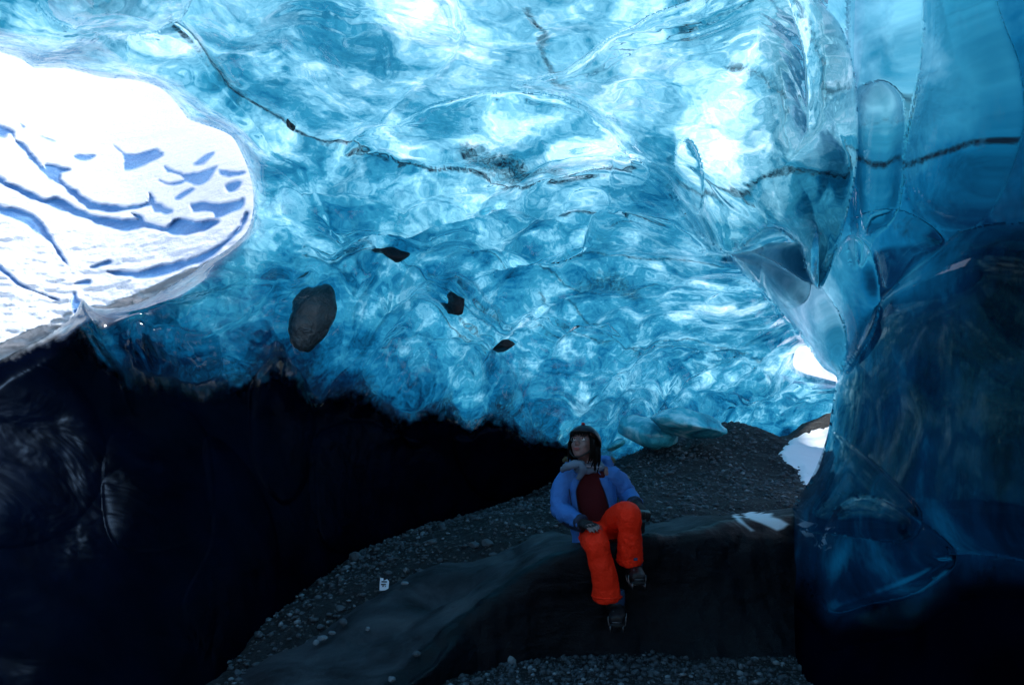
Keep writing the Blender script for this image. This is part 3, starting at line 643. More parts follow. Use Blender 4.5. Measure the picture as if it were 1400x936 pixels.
D1 = D0+rec*.22+.05*fbm(W0*1.2, 3)-(.05*lump*near)*(1-gm)
V3 = Pn(X, Y, D1)
A3 = np.stack([gm*0, gm, gm*0, gm*0+1], -1)
sh = poly_sd(X, Y, HOLE, 4000)
v_, f_, a_ = compact(V3.reshape(-1, 3), grid_faces(len(axs), len(ays), sh > -55+45*sstep(380, 430, Y)), A3.reshape(-1, 4))
snow = tag(mesh_obj('snow_slope', v_, f_, M_SNOW, attrs={'ice': a_}), kind='structure')

# bright snow beyond the small far opening, on the ground and behind it
def patch(name, quad, mat, nu=40, nv=30, amp=.03):
    q = [Pn(*a) for a in quad]; vs_ = []; fs = []
    for j in range(nv+1):
        for i in range(nu+1):
            u_, v_ = i/nu, j/nv; p = (q[0]*(1-u_)+q[1]*u_)*(1-v_)+(q[3]*(1-u_)+q[2]*u_)*v_
            vs_.append(p)
    vs_ = np.array(vs_); vs_[:, 2] += amp*fbm(vs_*2, 3)
    for j in range(nv):
        for i in range(nu):
            a = j*(nu+1)+i; fs.append((a, a+nu+1, a+nu+2, a+1))
    return mesh_obj(name, vs_, fs, mat)
tag(patch('snow_bank', [(1000, 400, 22), (1300, 400, 22), (1300, 600, 14), (1000, 600, 14)], M_PSNOW, amp=.3), kind='structure')

def drift_on_bank(name, poly, z):
    sx, sy = np.meshgrid(np.arange(3.0, 6.2, .04), np.arange(7.0, 13, .04)); z0 = field0(sx, sy); W = np.stack([sx, sy, z0], -1)
    cx = W-np.array([0, 0, EYE]); dd = cx[..., 1]*CP+cx[..., 2]*SP; uu = -cx[..., 1]*SP+cx[..., 2]*CP
    px = 700+F*cx[..., 0]/dd; py = 468-F*uu/dd; sdd = poly_sd(px, py, poly, 60)+5*fbm(W*5, 3)
    W[..., 2] += np.clip(sdd*.01, -.05, z); k_ = sdd > -6
    i = np.arange(sx.shape[1]-1)[None, :]+np.arange(sx.shape[0]-1)[:, None]*sx.shape[1]; f = np.stack([i, i+1, i+sx.shape[1]+1, i+sx.shape[1]], -1).reshape(-1, 4)
    kk = k_.ravel()[f].all(1); v_, f_ = compact(W.reshape(-1, 3), f[kk]); return tag(mesh_obj(name, v_, f_, M_PSNOW), kind='structure')
def field0(x, y):
    j = np.clip(np.round((x-xb[0])/(xb[1]-xb[0])).astype(int), 0, len(xb)-1); i = np.clip(np.round((y-yb[0])/(yb[1]-yb[0])).astype(int), 0, len(yb)-1); return PB[i, j, 2]
drift_on_bank('snow_drift', [(1066, 622), (1085, 600), (1120, 588), (1170, 584), (1170, 660), (1104, 664), (1092, 645)], .04)

# ------------------------------------------------------------------ materials of the objects
M_SKIN = mat_simple('skin', (.20, .12, .115), .5, 60, .05)
M_BLUE = mat_simple('blue_jacket_fabric', (.035, .155, .46), .7, 45, .5, var=.15, bd=.02)
M_DKBLUE = mat_simple('dark_jacket_blue', (.01, .02, .05), .7, 45, .4)
M_RED = mat_simple('dark_red_knit', (.05, .001, .005), .9, 160, .4)
M_ORANGE = mat_simple('bright_orange_fabric', (1.0, .028, .008), .6, 38, .6, spec=.1, var=.06, bd=.025)
M_BLACK = mat_simple('black_cloth', (.008, .009, .012), .75, 70, .3)
M_BOOT = mat_simple('boot_leather', (.008, .009, .012), .5, 60, .3)
M_GAITER = mat_simple('navy_sock', (.02, .05, .12), .85, 60, .4)
M_HELMET = mat_simple('helmet_shell', (.004, .006, .018), .3, spec=.2, var=.1)
M_HAIR = mat_simple('dark_hair', (.0015, .0012, .0012), .7, 120, .4, spec=.1)
M_SCARF = mat_simple('grey_blue_scarf', (.12, .18, .26), .9, 90, .5)
M_SCARFL = mat_simple('pale_scarf_stripe', (.3, .33, .42), .9, 90, .4)
M_FUR = mat_simple('tan_fur', (.17,.15,.09), .95, 150, 1)
M_METAL = mat_simple('worn_steel', (.14, .15, .17), .4, metal=1)
M_LAMPR = mat_simple('red_plastic', (.25, .01, .02), .3)
M_LENSG = mat_simple('coated_glass', (.02, .03, .05), .05, spec=1)
M_EYE = mat_simple('eye_white', (.6, .6, .6), .3); M_IRIS = mat_simple('dark_iris', (.01, .008, .006), .2); M_LIP = mat_simple('lips', (.30, .07, .07), .5)
M_ROCKB = mat_simple('brown_grey_rock', (.035, .055, .068), .3, 9, .9, bd=.05, var=.8)
M_ROCKD = mat_simple('dark_basalt', (.014, .016, .022), .5, 16, .8, bd=.04, var=.5)
M_STONE = mat_simple('pebble_grey', (.045, .064, .08), .7, 40, .5, var=.6)
M_STONEL = mat_simple('pale_pebble', (.13, .17, .20), .7, 40, .5, var=.3)
M_PLAST = mat_simple('black_camera_plastic', (.012, .013, .015), .4)
M_TEAL = mat_simple('teal_highlight', (.05, .11, .13), .25, spec=.8)
n = NT('spectacle_glass'); g_ = n.n('ShaderNodeBsdfGlass'); g_.inputs['IOR'].default_value = 1.08; n.l(g_.outputs[0], n.out.inputs[0]); M_GLASSLENS = n.m
M_PAPER = mat_simple('white_wrapper', (.62, .68, .78), .6, 30, .3, var=.1); M_INK = mat_simple('dark_print', (.01, .012, .02), .6)

# ------------------------------------------------------------------ shape builders for objects
class Sh:
    def __init__(s): s.v = []; s.f = []
    def add(s, v, f):
        o = len(s.v); s.v += [tuple(map(float, q)) for q in v]; s.f += [tuple(i+o for i in q) for q in f]; return s
    def tube(s, pts, rad, seg=16, sub=6, up=(0, -1, 0), cap=True):
        """rad: list of r or (side radius, front radius); 'up' fixes the front direction"""
        p = smooth_poly([tuple(q) for q in pts], False, sub) if sub > 1 else np.array([tuple(q) for q in pts])
        rr = np.array([(r, r) if not hasattr(r, '__len__') else r for r in rad], float)
        t = np.linspace(0, len(rr)-1, len(p)); ra = np.stack([np.interp(t, np.arange(len(rr)), rr[:, k]) for k in (0, 1)], -1)
        V = []; n = len(p); up = np.array(up, float)
        for i in range(n):
            d = p[min(i+1, n-1)]-p[max(i-1, 0)]; d /= np.linalg.norm(d)+1e-9
            a = np.cross(d, up); a /= np.linalg.norm(a)+1e-9; b = np.cross(a, d)
            for k in range(seg):
                an = 2*math.pi*k/seg; V.append(p[i]+a*math.cos(an)*ra[i, 0]+b*math.sin(an)*ra[i, 1])
        Fc = [(i*seg+k, i*seg+(k+1) % seg, (i+1)*seg+(k+1) % seg, (i+1)*seg+k) for i in range(n-1) for k in range(seg)]
        if cap:
            V += [p[0], p[-1]]; c0, c1 = n*seg, n*seg+1
            Fc += [(c0, (k+1) % seg, k) for k in range(seg)]+[(c1, (n-1)*seg+k, (n-1)*seg+(k+1) % seg) for k in range(seg)]
        return s.add(V, Fc)
    def ball(s, c, r, M=None, nu=20, nv=12):
        V = [];
        for j in range(nv+1):
            el = -math.pi/2+math.pi*j/nv
            for i in range(nu):
                az = 2*math.pi*i/nu; q = Vector((math.cos(az)*math.cos(el)*r[0], math.sin(az)*math.cos(el)*r[1], math.sin(el)*r[2]))
                V.append(Vector(c)+(M @ q if M else q))
        return s.add(V, [(j*nu+i, j*nu+(i+1) % nu, (j+1)*nu+(i+1) % nu, (j+1)*nu+i) for j in range(nv) for i in range(nu)])
    def box(s, c, h, M=None):
        V = [Vector(c)+((M @ Vector((x*h[0], y*h[1], z*h[2]))) if M else Vector((x*h[0], y*h[1], z*h[2]))) for z in (-1, 1) for y in (-1, 1) for x in (-1, 1)]
        return s.add(V, [(0, 2, 3, 1), (4, 5, 7, 6), (0, 1, 5, 4), (2, 6, 7, 3), (0, 4, 6, 2), (1, 3, 7, 5)])
    def build(s, name, mat, parent=None, remesh=0, disp=0, dscale=12, bevel=0, solid=0, smooth=True, sm=0):
        me = bpy.data.meshes.new(name); me.from_pydata(s.v, [], s.f); me.update()
        o = bpy.data.objects.new(name, me); COL.objects.link(o)
        if remesh or bevel or solid or sm:
            if bevel: m_ = o.modifiers.new('b', 'BEVEL'); m_.width = bevel; m_.segments = 3
            if solid: m_ = o.modifiers.new('s', 'SOLIDIFY'); m_.thickness = solid; m_.offset = 0
            if remesh: m_ = o.modifiers.new('r', 'REMESH'); m_.mode = 'VOXEL'; m_.voxel_size = remesh
            if sm: m_ = o.modifiers.new('m', 'SMOOTH'); m_.factor = .5; m_.iterations = sm
            dg = bpy.context.evaluated_depsgraph_get(); me2 = bpy.data.meshes.new_from_object(o.evaluated_get(dg)); o.modifiers.clear(); o.data = me2; me = me2; me.name = name
        if disp:
            n = len(me.vertices); co = np.zeros(n*3, np.float32); me.vertices.foreach_get('co', co); co = co.reshape(-1, 3)
            no = np.zeros(n*3, np.float32); me.vertices.foreach_get('normal', no); no = no.reshape(-1, 3)
            w = fbm(co*dscale, 3); w = 1-2*np.abs(w); co += no*(disp*w)[:, None]
            me.vertices.foreach_set('co', co.ravel()); me.update()
        me.polygons.foreach_set('use_smooth', np.full(len(me.polygons), smooth)); me.materials.clear(); me.materials.append(mat)
        if parent: o.parent = parent; o.matrix_parent_inverse = parent.matrix_world.inverted()
        return o
def recentre(o):
    """move a top-level mesh's origin to its base"""
    me = o.data; n = len(me.vertices); co = np.zeros(n*3, np.float32); me.vertices.foreach_get('co', co); co = co.reshape(-1, 3)
    c = (co.min(0)+co.max(0))/2; c[2] = co[:, 2].min(); co -= c; me.vertices.foreach_set('co', co.ravel()); me.update(); o.location = c.tolist(); return o
def hit(px, py, zf=None):
    zf = zf or (lambda x, y: hgt(PB, xb, yb, x, y)); d = 3.2
    while d < 14:
        q = P(px, py, d)
        if q.z <= zf(q.x, q.y): return q
        d += .01
    return P(px, py, 6)
def rock_mesh(c, r, seed=0, rough=.22, n=3, M=None, flat=0):
    bm = bmesh.new(); bmesh.ops.create_icosphere(bm, subdivisions=n, radius=1)
    co = np.array([v.co[:] for v in bm.verts]); k = 1+rough*fbm(co*1.1+seed*3.7, 3)+rough*.25*fbm(co*4+seed, 2)
    # a few planed facets, as broken stone has
    rg = np.random.default_rng(seed+5); co = co*k[:, None]
    for i in range(6 if rough > .15 else 0):
        nn = rg.normal(size=3); nn /= np.linalg.norm(nn); dd = co@nn; ov = np.clip(dd-.72, 0, None); co -= ov[:, None]*nn*.85
    co *= np.array(r)
    s = Sh(); V = [Vector(c)+((M @ Vector(q)) if M else Vector(q)) for q in co.tolist()]
    s.add(V, [tuple(v.index for v in f.verts) for f in bm.faces]); bm.free(); return s

# ------------------------------------------------------------------ the person on the ledge
pr = empty('person', P(812, 742, 4.62), 'seated person in blue jacket, orange-red trousers and dark helmet looking up from the ledge', 'person')
def bj(px, py, d): return P(px, py, d)
hc = bj(797, 608, 4.60)                      # centre of the head
fwd = Vector((-.50, -.80, .34)).normalized(); rt = fwd.cross(Vector((0, 0, 1))).normalized(); upv = rt.cross(fwd)
HM = Matrix((rt, fwd, upv)).transposed()     # head space: x to her right, y ahead, z up
def H(x, y, z): return hc+HM @ Vector((x, y, z))
b = Sh()
b.ball(H(0, -.012, .028), (.074, .093, .088), HM); b.ball(H(0, .012, -.028), (.060, .070, .075), HM); b.ball(H(0, .045, -.078), (.030, .030, .026), HM)
b.ball(H(.032, .052, -.020), (.026, .024, .026), HM); b.ball(H(-.032, .052, -.020), (.026, .024, .026), HM)
b.tube([H(0, .076, .020), H(0, .092, -.005), H(0, .099, -.018)], [.009, .012, .015], 10, 3); b.ball(H(0, .086, -.024), (.019, .012, .010), HM)
b.ball(H(0, .078, -.050), (.023, .010, .007), HM); b.ball(H(0, .075, -.061), (.019, .011, .008), HM); b.tube([H(-.05, .062, .034), H(0, .080, .037), H(.05, .062, .034)], [.010, .011, .010], 8, 3)
for sx in (-1, 1): b.ball(H(.075*sx, -.005, -.005), (.010, .020, .030), HM)
neckb = bj(807, 640, 4.70)
b.tube([H(0, -.03, -.04), neckb, bj(808, 650, 4.7)], [.056, .056, .075], 16, 4)
chest, waist, hips = bj(808, 668, 4.70), bj(815, 702, 4.70), bj(822, 728, 4.72)
b.tube([bj(808, 644, 4.71), chest, waist, hips], [(.12, .055), (.135, .070), (.115, .065), (.14, .085)], 20, 5)
Ls, Le, Lw = bj(777, 650, 4.70), bj(768, 697, 4.62), bj(796, 715, 4.40)
Rs, Re, Rw = bj(838, 651, 4.72), bj(858, 674, 4.74), bj(869, 690, 4.52)
b.tube([bj(795, 647, 4.7), Ls, Le, Lw], [.06, .05, .04, .029], 12, 5); b.tube([bj(822, 647, 4.7), Rs, Re, Rw], [.06, .05, .04, .029], 12, 5)
Lh, Lk, La = bj(812, 729, 4.68), bj(815, 743, 4.28), bj(834, 818, 4.27)
Rh, Rk, Ra = bj(833, 722, 4.70), bj(860, 702, 4.33), bj(864, 766, 4.36)
b.tube([Lh, Lk, La], [.085, .062, .045], 14, 6); b.tube([Rh, Rk, Ra], [.085, .062, .045], 14, 6)
def hand(b, wrist, direc, palm_n, size=1., curl=.5, thumb=1):
    """palm with four unequal bent fingers and a thumb from the side; returns the finger chains"""
    d = direc.normalized(); nn = (palm_n-d*palm_n.dot(d)).normalized(); s = d.cross(nn)
    chains = []
    b.tube([wrist, wrist+d*.045*size, wrist+d*.09*size], [(.026, .018), (.042*size, .017), (.040*size, .013)], 12, 3, up=tuple(nn))
    for k, (o, L) in enumerate([(-.030, .068), (-.010, .078), (.011, .073), (.030, .058)]):
        p0 = wrist+d*.085*size+s*o*size; q = d; pts = [p0]; a = 0
        for j, fr in enumerate((.45, .32, .25)):
            a += curl*(.5+.25*j); dirn = d*math.cos(a)+nn*math.sin(a)+s*(o*1.5); pts.append(pts[-1]+dirn.normalized()*L*fr*size)
        b.tube(pts, [.0098, .0092, .0085, .0068], 8, 3); chains.append(pts)
    p0 = wrist+d*.03*size-s*.030*size*thumb; q = (d*.6-s*.75*thumb+nn*.25).normalized()
    pts = [p0, p0+q*.035*size, p0+q*.035*size+(d*.8-s*.3*thumb+nn*.4).normalized()*.032*size]
    b.tube(pts, [.013, .011, .008], 8, 3); chains.append(pts); return chains
LD = (bj(822, 724, 4.16)-Lw); LN = Vector((.1, .15, -1))
chL = hand(b, Lw+LD.normalized()*.02, LD, LN, 1.05, .30, -1)
RD = (bj(880, 700, 4.42)-Rw); RN = Vector((-.3, -.2, -1))
chR = hand(b, Rw+RD.normalized()*.015, RD, RN, 1.0, .75, 1)
b.tube([La+Vector((0, .0, .05)), bj(842, 832, 4.30), bj(842, 846, 4.16)], [.045, .042, .035], 12, 4); b.tube([Ra+Vector((0, 0, .05)), bj(868, 778, 4.38), bj(871, 786, 4.24)], [.045, .042, .035], 12, 4)
b.build('body', M_SKIN, pr, remesh=.0065, sm=2)
for sx in (-1, 1):
    e = Sh().ball(H(.030*sx, .066, .014), (.012, .010, .008), HM).build('eye', M_EYE, pr)
    ir = Sh().ball(H(.029*sx, .0745, .016), (.0055, .003, .0055), HM, 12, 8).build('iris', M_IRIS, e)
Sh().tube([H(-.021, .085, -.054), H(-.008, .0885, -.0525), H(.008, .0885, -.0525), H(.021, .085, -.054)], [.002, .0045, .0045, .002], 8, 3).tube([H(-.018, .083, -.061), H(0, .087, -.063), H(.018, .083, -.061)], [.002, .0055, .002], 8, 3).build('mouth', M_LIP, pr)
for sx in (-1, 1): Sh().tube([H(.048*sx, .073, .030), H(.030*sx, .0825, .034), H(.014*sx, .0845, .031)], [.002, .003, .002], 6, 3).build('eyebrow', M_HAIR, pr)
# glasses
g = Sh()
for sx in (-1, 1):
    ring = [H(.031*sx+.023*math.cos(a), .088-.010*abs(math.cos(a))*0-.006*((.031*sx+.023*math.cos(a))/.05)**2*2, .012+.018*math.sin(a)) for a in np.linspace(0, 2*math.pi, 17)]
    g.tube(ring, [.0018]*17, 6, 1, cap=False); g.tube([H(.054*sx, .078, .016), H(.074*sx, .04, .014), H(.078*sx, -.005, .010)], [.0018]*3, 6, 2)
g.tube([H(-.008, .0885, .014), H(0, .0905, .017), H(.008, .0885, .014)], [.0018]*3, 6, 2)
glasses = g.build('glasses', M_METAL, pr)
for sx in (-1, 1): Sh().ball(H(.031*sx, .087, .012), (.0215, .0012, .0165), HM, 18, 8).build('lens', M_GLASSLENS, glasses)
# hair: fringe and long locks at both sides
h = Sh()
for k in range(15):
    x = -.066+.0094*k; yy = math.sqrt(max(0, 1-(x/.085)**2))
    h.tube([H(x*.9, .060*yy+.012, .078), H(x, .090*yy+.006, .055), H(x*1.02+.003*math.sin(k*2.1), .097*yy+.002, .030+.006*math.sin(k*1.7))], [.009, .008, .0025], 6, 3)
for sx in (-1, 1):
    for k in range(11):
        y0 = .045-.013*k; ln = .085+.02*math.sin(k*1.9)+.004*k
        h.tube([H(.066*sx, y0, .05), H(.082*sx, y0-.004, -.01), H(.083*sx+.008*math.sin(k), y0-.016, -.075), H(.070*sx+.012*math.sin(k*2.3), y0-.02, -.03-ln)], [.009, .011, .009, .003], 7, 4)
h.ball(H(0, -.045, -.01), (.074, .050, .085), HM)
h.build('hair', M_HAIR, pr, disp=.0015, dscale=80)
# helmet with rim, straps and a small lamp
hv, hf = [], []; NU, NV = 36, 12
for j in range(NV+1):
    for i in range(NU):
        az = 2*math.pi*i/NU; low = -.010+.055*sstep(-.3, .8, np.array(math.sin(az)))
        el0 = math.atan2(low+.012*math.cos(2*az), .1); el = el0+(math.pi/2-el0)*j/NV
        hv.append(H(.106*math.cos(az)*math.cos(el), -.020+.130*math.sin(az)*math.cos(el), .020+.118*math.sin(el)+.004*abs(math.sin(3*az))*math.cos(el)))
hf = [(j*NU+i, j*NU+(i+1) % NU, (j+1)*NU+(i+1) % NU, (j+1)*NU+i) for j in range(NV) for i in range(NU)]
hs = Sh().add(hv, hf); helmet = hs.build('helmet', M_HELMET, pr, solid=.006)
Sh().tube([hv[i % NU] for i in range(NU+1)], [.005]*(NU+1), 6, 1, cap=False).build('rim', M_BLACK, helmet)
for sx in (-1, 1): Sh().tube([H(.088*sx, .02, .03), H(.078*sx, .03, -.045), H(.03*sx, .06, -.100), H(0, .062, -.106)], [(.006, .002)]*4, 6, 4).build('strap', M_BLACK, pr)
lampo = Sh().ball(H(.0, .040, .136), (.014, .014, .010), HM).build('headlamp', M_LAMPR, helmet)
# sweater and scarf
Sh().tube([bj(808, 640, 4.70), bj(808, 650, 4.69), chest, waist, hips, bj(823, 738, 4.70)], [(.065, .055), (.125, .075), (.146, .088), (.128, .080), (.145, .095), (.13, .09)], 28, 7).build('sweater', M_RED, pr, disp=.004, dscale=9)
sc = Sh()
def neck_loop(dz, r, tilt=0, rx=.080): return [bj(805, 637, 4.68)+Vector((rx*math.cos(a), (rx*.95)*math.sin(a)-.01, dz+tilt*math.cos(a)+.014*math.sin(a*1))) for a in np.linspace(0, 2*math.pi, 21)]
sc.tube(neck_loop(-.01, 0, .012), [(.030, .026)]*21, 12, 2, up=(0, 0, 1), cap=False)
sc.tube(neck_loop(.020, 0, -.01, .072), [(.024, .022)]*21, 12, 2, up=(0, 0, 1), cap=False)
sc.tube([bj(797, 634, 4.56), bj(788, 634, 4.53), bj(777, 637, 4.55), bj(769, 642, 4.62)], [(.022, .024), (.030, .026), (.028, .024), (.02, .02)], 12, 5)
sc.tube([bj(790, 630, 4.53), bj(796, 637, 4.515), bj(796, 645, 4.53), bj(790, 655, 4.56)], [(.016, .014), (.026, .017), (.025, .014), (.016, .008)], 12, 5)
scarf = sc.build('scarf', M_SCARF, pr, disp=.005, dscale=22)
for dz, rr in ((.040, .070), (.008, .083)):
    Sh().tube([q+Vector((0, -.026, .004)) if q.y < bj(805, 637, 4.68).y else q for q in neck_loop(dz, 0, -.008, rr)][10:21], [(.008, .006)]*11, 8, 2, up=(0, 0, 1)).build('stripe', M_SCARFL, scarf)
# jacket: an open shell round the trunk, hanging lower at her right
jv, jf = [], []; NJ, NK = 46, 26
axj = smooth_poly([tuple(q) for q in (bj(806, 643, 4.71), bj(806, 652, 4.71), chest, waist, hips, bj(822, 742, 4.72))], False, 6)[:NK+4]; NK = len(axj)-1
rad = np.array([[.10, .075], [.16, .088], [.175, .108], [.162, .104], [.175, .118], [.185, .125]])
for j in range(NK+1):
    t = j/NK; k = t*5; r0 = np.array([np.interp(k, range(6), rad[:, c]) for c in (0, 1)])
    oa = R(8+30*sstep(0, .6, np.array(t))); ob = R(26+20*sstep(.1, .75, np.array(t)))      # opening to the two sides of the front
    for i in range(NJ+1):
        s_ = i/NJ; th = oa+s_*(2*math.pi-oa-ob)                  # 0 is the front, growing towards the picture's left
        fold = 1+.035*math.sin(th*9+t*7)+.02*math.sin(th*17-t*11); flare = 1+.05*t*math.sin(th*3)
        x = -math.sin(th)*r0[0]*fold*flare; y = -math.cos(th)*r0[1]*fold
        q = Vector(axj[j])+Vector((x-.02, y, -.03*t*math.sin(th)))
        jv.append(q)
for j in range(NK):
    for i in range(NJ):
        a = j*(NJ+1)+i; jf.append((a, a+1, a+NJ+2, a+NJ+1))
jacket = Sh().add(jv, jf).build('jacket', M_BLUE, pr, solid=.014, disp=.004, dscale=14)
def sleeve(pts, rads): return Sh().tube(pts, rads, 22, 10).build('sleeve', M_BLUE, jacket, disp=.010, dscale=13)
sleeve([bj(795, 648, 4.71), bj(781, 648, 4.70), bj(768, 668, 4.66), bj(766, 694, 4.60), bj(780, 706, 4.50), Lw+(Lw-Le).normalized()*.0], [.055, .074, .075, .068, .062, .050])
sleeve([bj(818, 648, 4.72), bj(834, 649, 4.72), bj(848, 661, 4.74), bj(859, 676, 4.72), Rw], [.055, .076, .074, .066, .050])
Sh().tube([bj(766, 700, 4.61), bj(780, 711, 4.51), Lw+Vector((0, 0, -.02))], [.052, .050, .040], 14, 5).build('sleeve_underside', M_DKBLUE, jacket)  # darker lower side of the forearm
# collar and fur-trimmed hood behind the neck
cl = Sh(); cp = [bj(806, 640, 4.74)+Vector((.135*math.cos(a), .09*math.sin(a)+.015, .035+.02*math.sin(a))) for a in np.linspace(R(-35), R(215), 16)]
cl.tube(cp, [(.04, .045)]*16, 12, 2, up=(0, 0, 1)); cl.build('hood', M_BLUE, jacket, disp=.010, dscale=16)
fu = Sh(); rgf = random.Random(3)
fp = [bj(806, 636, 4.74)+Vector((.165*math.cos(a), .10*math.sin(a)+.01, .035+.025*math.sin(a))) for a in np.linspace(R(-20), R(200), 90)]
for q in fp:
    for k in range(7):
        dq = Vector((rgf.uniform(-1, 1), rgf.uniform(-1, 1), rgf.uniform(-.4, 1))).normalized()
        fu.tube([q, q+dq*.014, q+dq*.026+Vector((0, 0, -.004))], [.0035, .0022, .0006], 4, 1, cap=False)
fu.build('fur_trim', M_FUR, jacket)
Sh().tube([Vector(jv[j*(NJ+1)]) for j in range(0, NK+1, 2)], [.006]*len(range(0, NK+1, 2)), 6, 2).build('zip', M_DKBLUE, jacket)
Sh().tube([Vector(jv[j*(NJ+1)+NJ]) for j in range(0, NK+1, 2)], [.006]*len(range(0, NK+1, 2)), 6, 2).build('zip', M_DKBLUE, jacket)
for (q0, q1) in ((bj(778, 668, 4.545), bj(781, 690, 4.545)), (bj(779, 716, 4.54), bj(789, 721, 4.53))):
    Sh().tube([q0, (q0+q1)/2+Vector((0, -.006, 0)), q1], [.004]*3, 6, 3).build('pocket_zip', M_DKBLUE, jacket)
for c_, d_, rr in ((Lw, (Lw-Le).normalized(), .050), (Rw, (Rw-Re).normalized(), .050)):
    Sh().tube([c_-d_*.030, c_-d_*.012, c_+d_*.004], [rr*1.06, rr*1.1, rr*.98], 20, 2).build('cuff', M_DKBLUE, jacket)
# trousers
t = Sh()
t.tube([bj(820, 722, 4.72), bj(822, 736, 4.68), bj(822, 746, 4.66)], [(.16, .13), (.175, .14), (.14, .12)], 24, 4)
t.tube([Lh, bj(811, 736, 4.45), Lk+Vector((0, .0, .0)), bj(819, 760, 4.26), bj(826, 788, 4.26), bj(830, 817, 4.27)], [.090, .086, .080, .074, .080, .092], 26, 7)
t.tube([Rh, bj(846, 708, 4.50), Rk, bj(861, 722, 4.33), bj(861, 745, 4.34), bj(861, 768, 4.36)], [.095, .085, .074, .072, .076, .082], 26, 7)
tro = t.build('trousers', M_ORANGE, pr, remesh=.012, sm=5, disp=.006, dscale=10)
for c, rr in ((bj(829.6, 814, 4.27), .094), (bj(860.8, 765, 4.36), .084)):
    Sh().tube([c+Vector((rr*math.cos(a), rr*math.sin(a), 0)) for a in np.linspace(0, 2*math.pi, 25)], [(.004, .006)]*25, 6, 1, up=(0, 0, 1), cap=False).build('hem', M_ORANGE, tro)
Sh().box(bj(869, 764, 4.275), (.012, .003, .009)).build('logo_patch', M_GAITER, tro, bevel=.002)
# gloves: dark palms with the finger ends left bare on her right hand
gl = Sh(); d1 = LD.normalized()
gl.tube([Lw-d1*.03, Lw+d1*.03, Lw+d1*.075, Lw+d1*.105], [(.045, .040), (.034, .030), (.050, .026), (.046, .020)], 16, 4, up=tuple(LN))
for ch in chL: gl.tube(ch[:2], [.0125, .0115], 8, 3)
gl.build('glove', M_BLACK, pr)
gr = Sh(); d2 = RD.normalized()
gr.tube([Rw-d2*.04, Rw+d2*.03, Rw+d2*.07, Rw+d2*.115], [(.050, .045), (.040, .034), (.052, .030), (.048, .024)], 16, 4, up=tuple(RN))
for ch in chR: gr.tube(ch, [.0135, .0125, .0115, .010][:len(ch)], 8, 3)
gr.build('glove', M_BLACK, pr)
# boots with socks and strapped-on spikes
def boot(ank, heel, toe, drop):
    d = (toe-heel).normalized(); s = d.cross(Vector((0, 0, 1))).normalized(); n = s.cross(d)
    bt = Sh(); bt.tube([ank+Vector((0, 0, .06)), ank, heel+n*.055+d*.03], [.058, .060, .056], 16, 5)
    bt.tube([heel+n*.03, heel+d*.08+n*.04, heel+d*.18+n*.025, toe+n*.015], [(.040, .042), (.047, .052), (.052, .038), (.036, .026)], 16, 5, up=tuple(n))
    o = bt.build('boot', M_BOOT, pr, remesh=.008, sm=2)
    Sh().tube([heel-n*.012-d*.02, heel+d*.12-n*.014, toe-n*.010+d*.01], [(.042, .012), (.050, .012), (.038, .012)], 16, 5, up=tuple(n)).build('sole', M_BLACK, o)
    Sh().tube([ank+Vector((0, 0, .10)), ank+Vector((0, 0, .045)), ank+Vector((0, 0, .01))], [.062, .066, .060], 16, 4).build('sock', M_GAITER, pr, disp=.004, dscale=25)
    for k in range(5):
        c = heel+d*(.055+.028*k)+n*(.088-.007*k); Sh().tube([c-s*.022, c+n*.004, c+s*.022+d*.012], [.0022]*3, 6, 3).build('lace', M_SCARFL, o)
    co_ = Sh().tube([heel-n*.014, heel+d*.12-n*.016, toe-n*.012], [(.036, .004)]*3, 8, 3, up=tuple(n)).build('crampon', M_METAL, o)
    for q in (heel+d*.03, heel+d*.16): Sh().tube([q-s*.052+n*.03, q-s*.050-n*.02, q-n*.028, q+s*.050-n*.02, q+s*.052+n*.03], [(.004, .002)]*5, 6, 2).build('crampon_bar', M_METAL, o)
    for q in (0, .05, .13, .19, .23):
        for sg in (-1, 1): c = heel+d*q+s*.038*sg; Sh().tube([c-n*.014, c-n*.050], [.006, .001], 4, 1).build('spike', M_METAL, o)
    Sh().tube([heel-d*.03+n*.03-s*.03, heel-d*.045+n*.03, heel-d*.03+n*.03+s*.03], [.003]*3, 6, 3).build('heel_bail', M_METAL, o); Sh().tube([toe+d*.02+n*.01-s*.03, toe+d*.035+n*.012, toe+d*.02+n*.01+s*.03], [.003]*3, 6, 3).build('toe_bail', M_METAL, o)

boot(bj(841, 828, 4.29), bj(845, 843, 4.33), bj(843, 852, 4.11), 0)
boot(bj(866, 776, 4.37), bj(867, 789, 4.40), bj(873, 794, 4.18), 0)

# camera held down beside the knee
cc = bj(877, 702, 4.37); cm = empty('camera', cc, 'black camera held lens down beside the orange knee', 'camera')
CMx = Matrix.Rotation(R(8), 3, 'Y') @ Matrix.Rotation(R(12), 3, 'X')
Sh().box(cc, (.055, .034, .022), CMx).box(cc+Vector((.0, -.03, .0)), (.02, .012, .02), CMx).build('camera_body', M_PLAST, cm, bevel=.008)
dn = CMx @ Vector((0, 0, -1))
cyl = lambda a, b_, r: Sh().tube([cc+dn*a, cc+dn*(a+.001), cc+dn*(b_-.001), cc+dn*b_], [r*.97, r, r, r*.97], 28, 1, up=(0, 1, 0))
ln = cyl(.018, .118, .034).build('lens_barrel', M_PLAST, cm)
cyl(.030, .046, .0355).build('highlight_band', M_TEAL, ln)  # highlight on the dark barrel, put in as a teal band
cyl(.092, .112, .0365).build('lens_hood', M_BLACK, ln)
cyl(.1105, .1195, .028).build('front_glass', M_LENSG, ln)

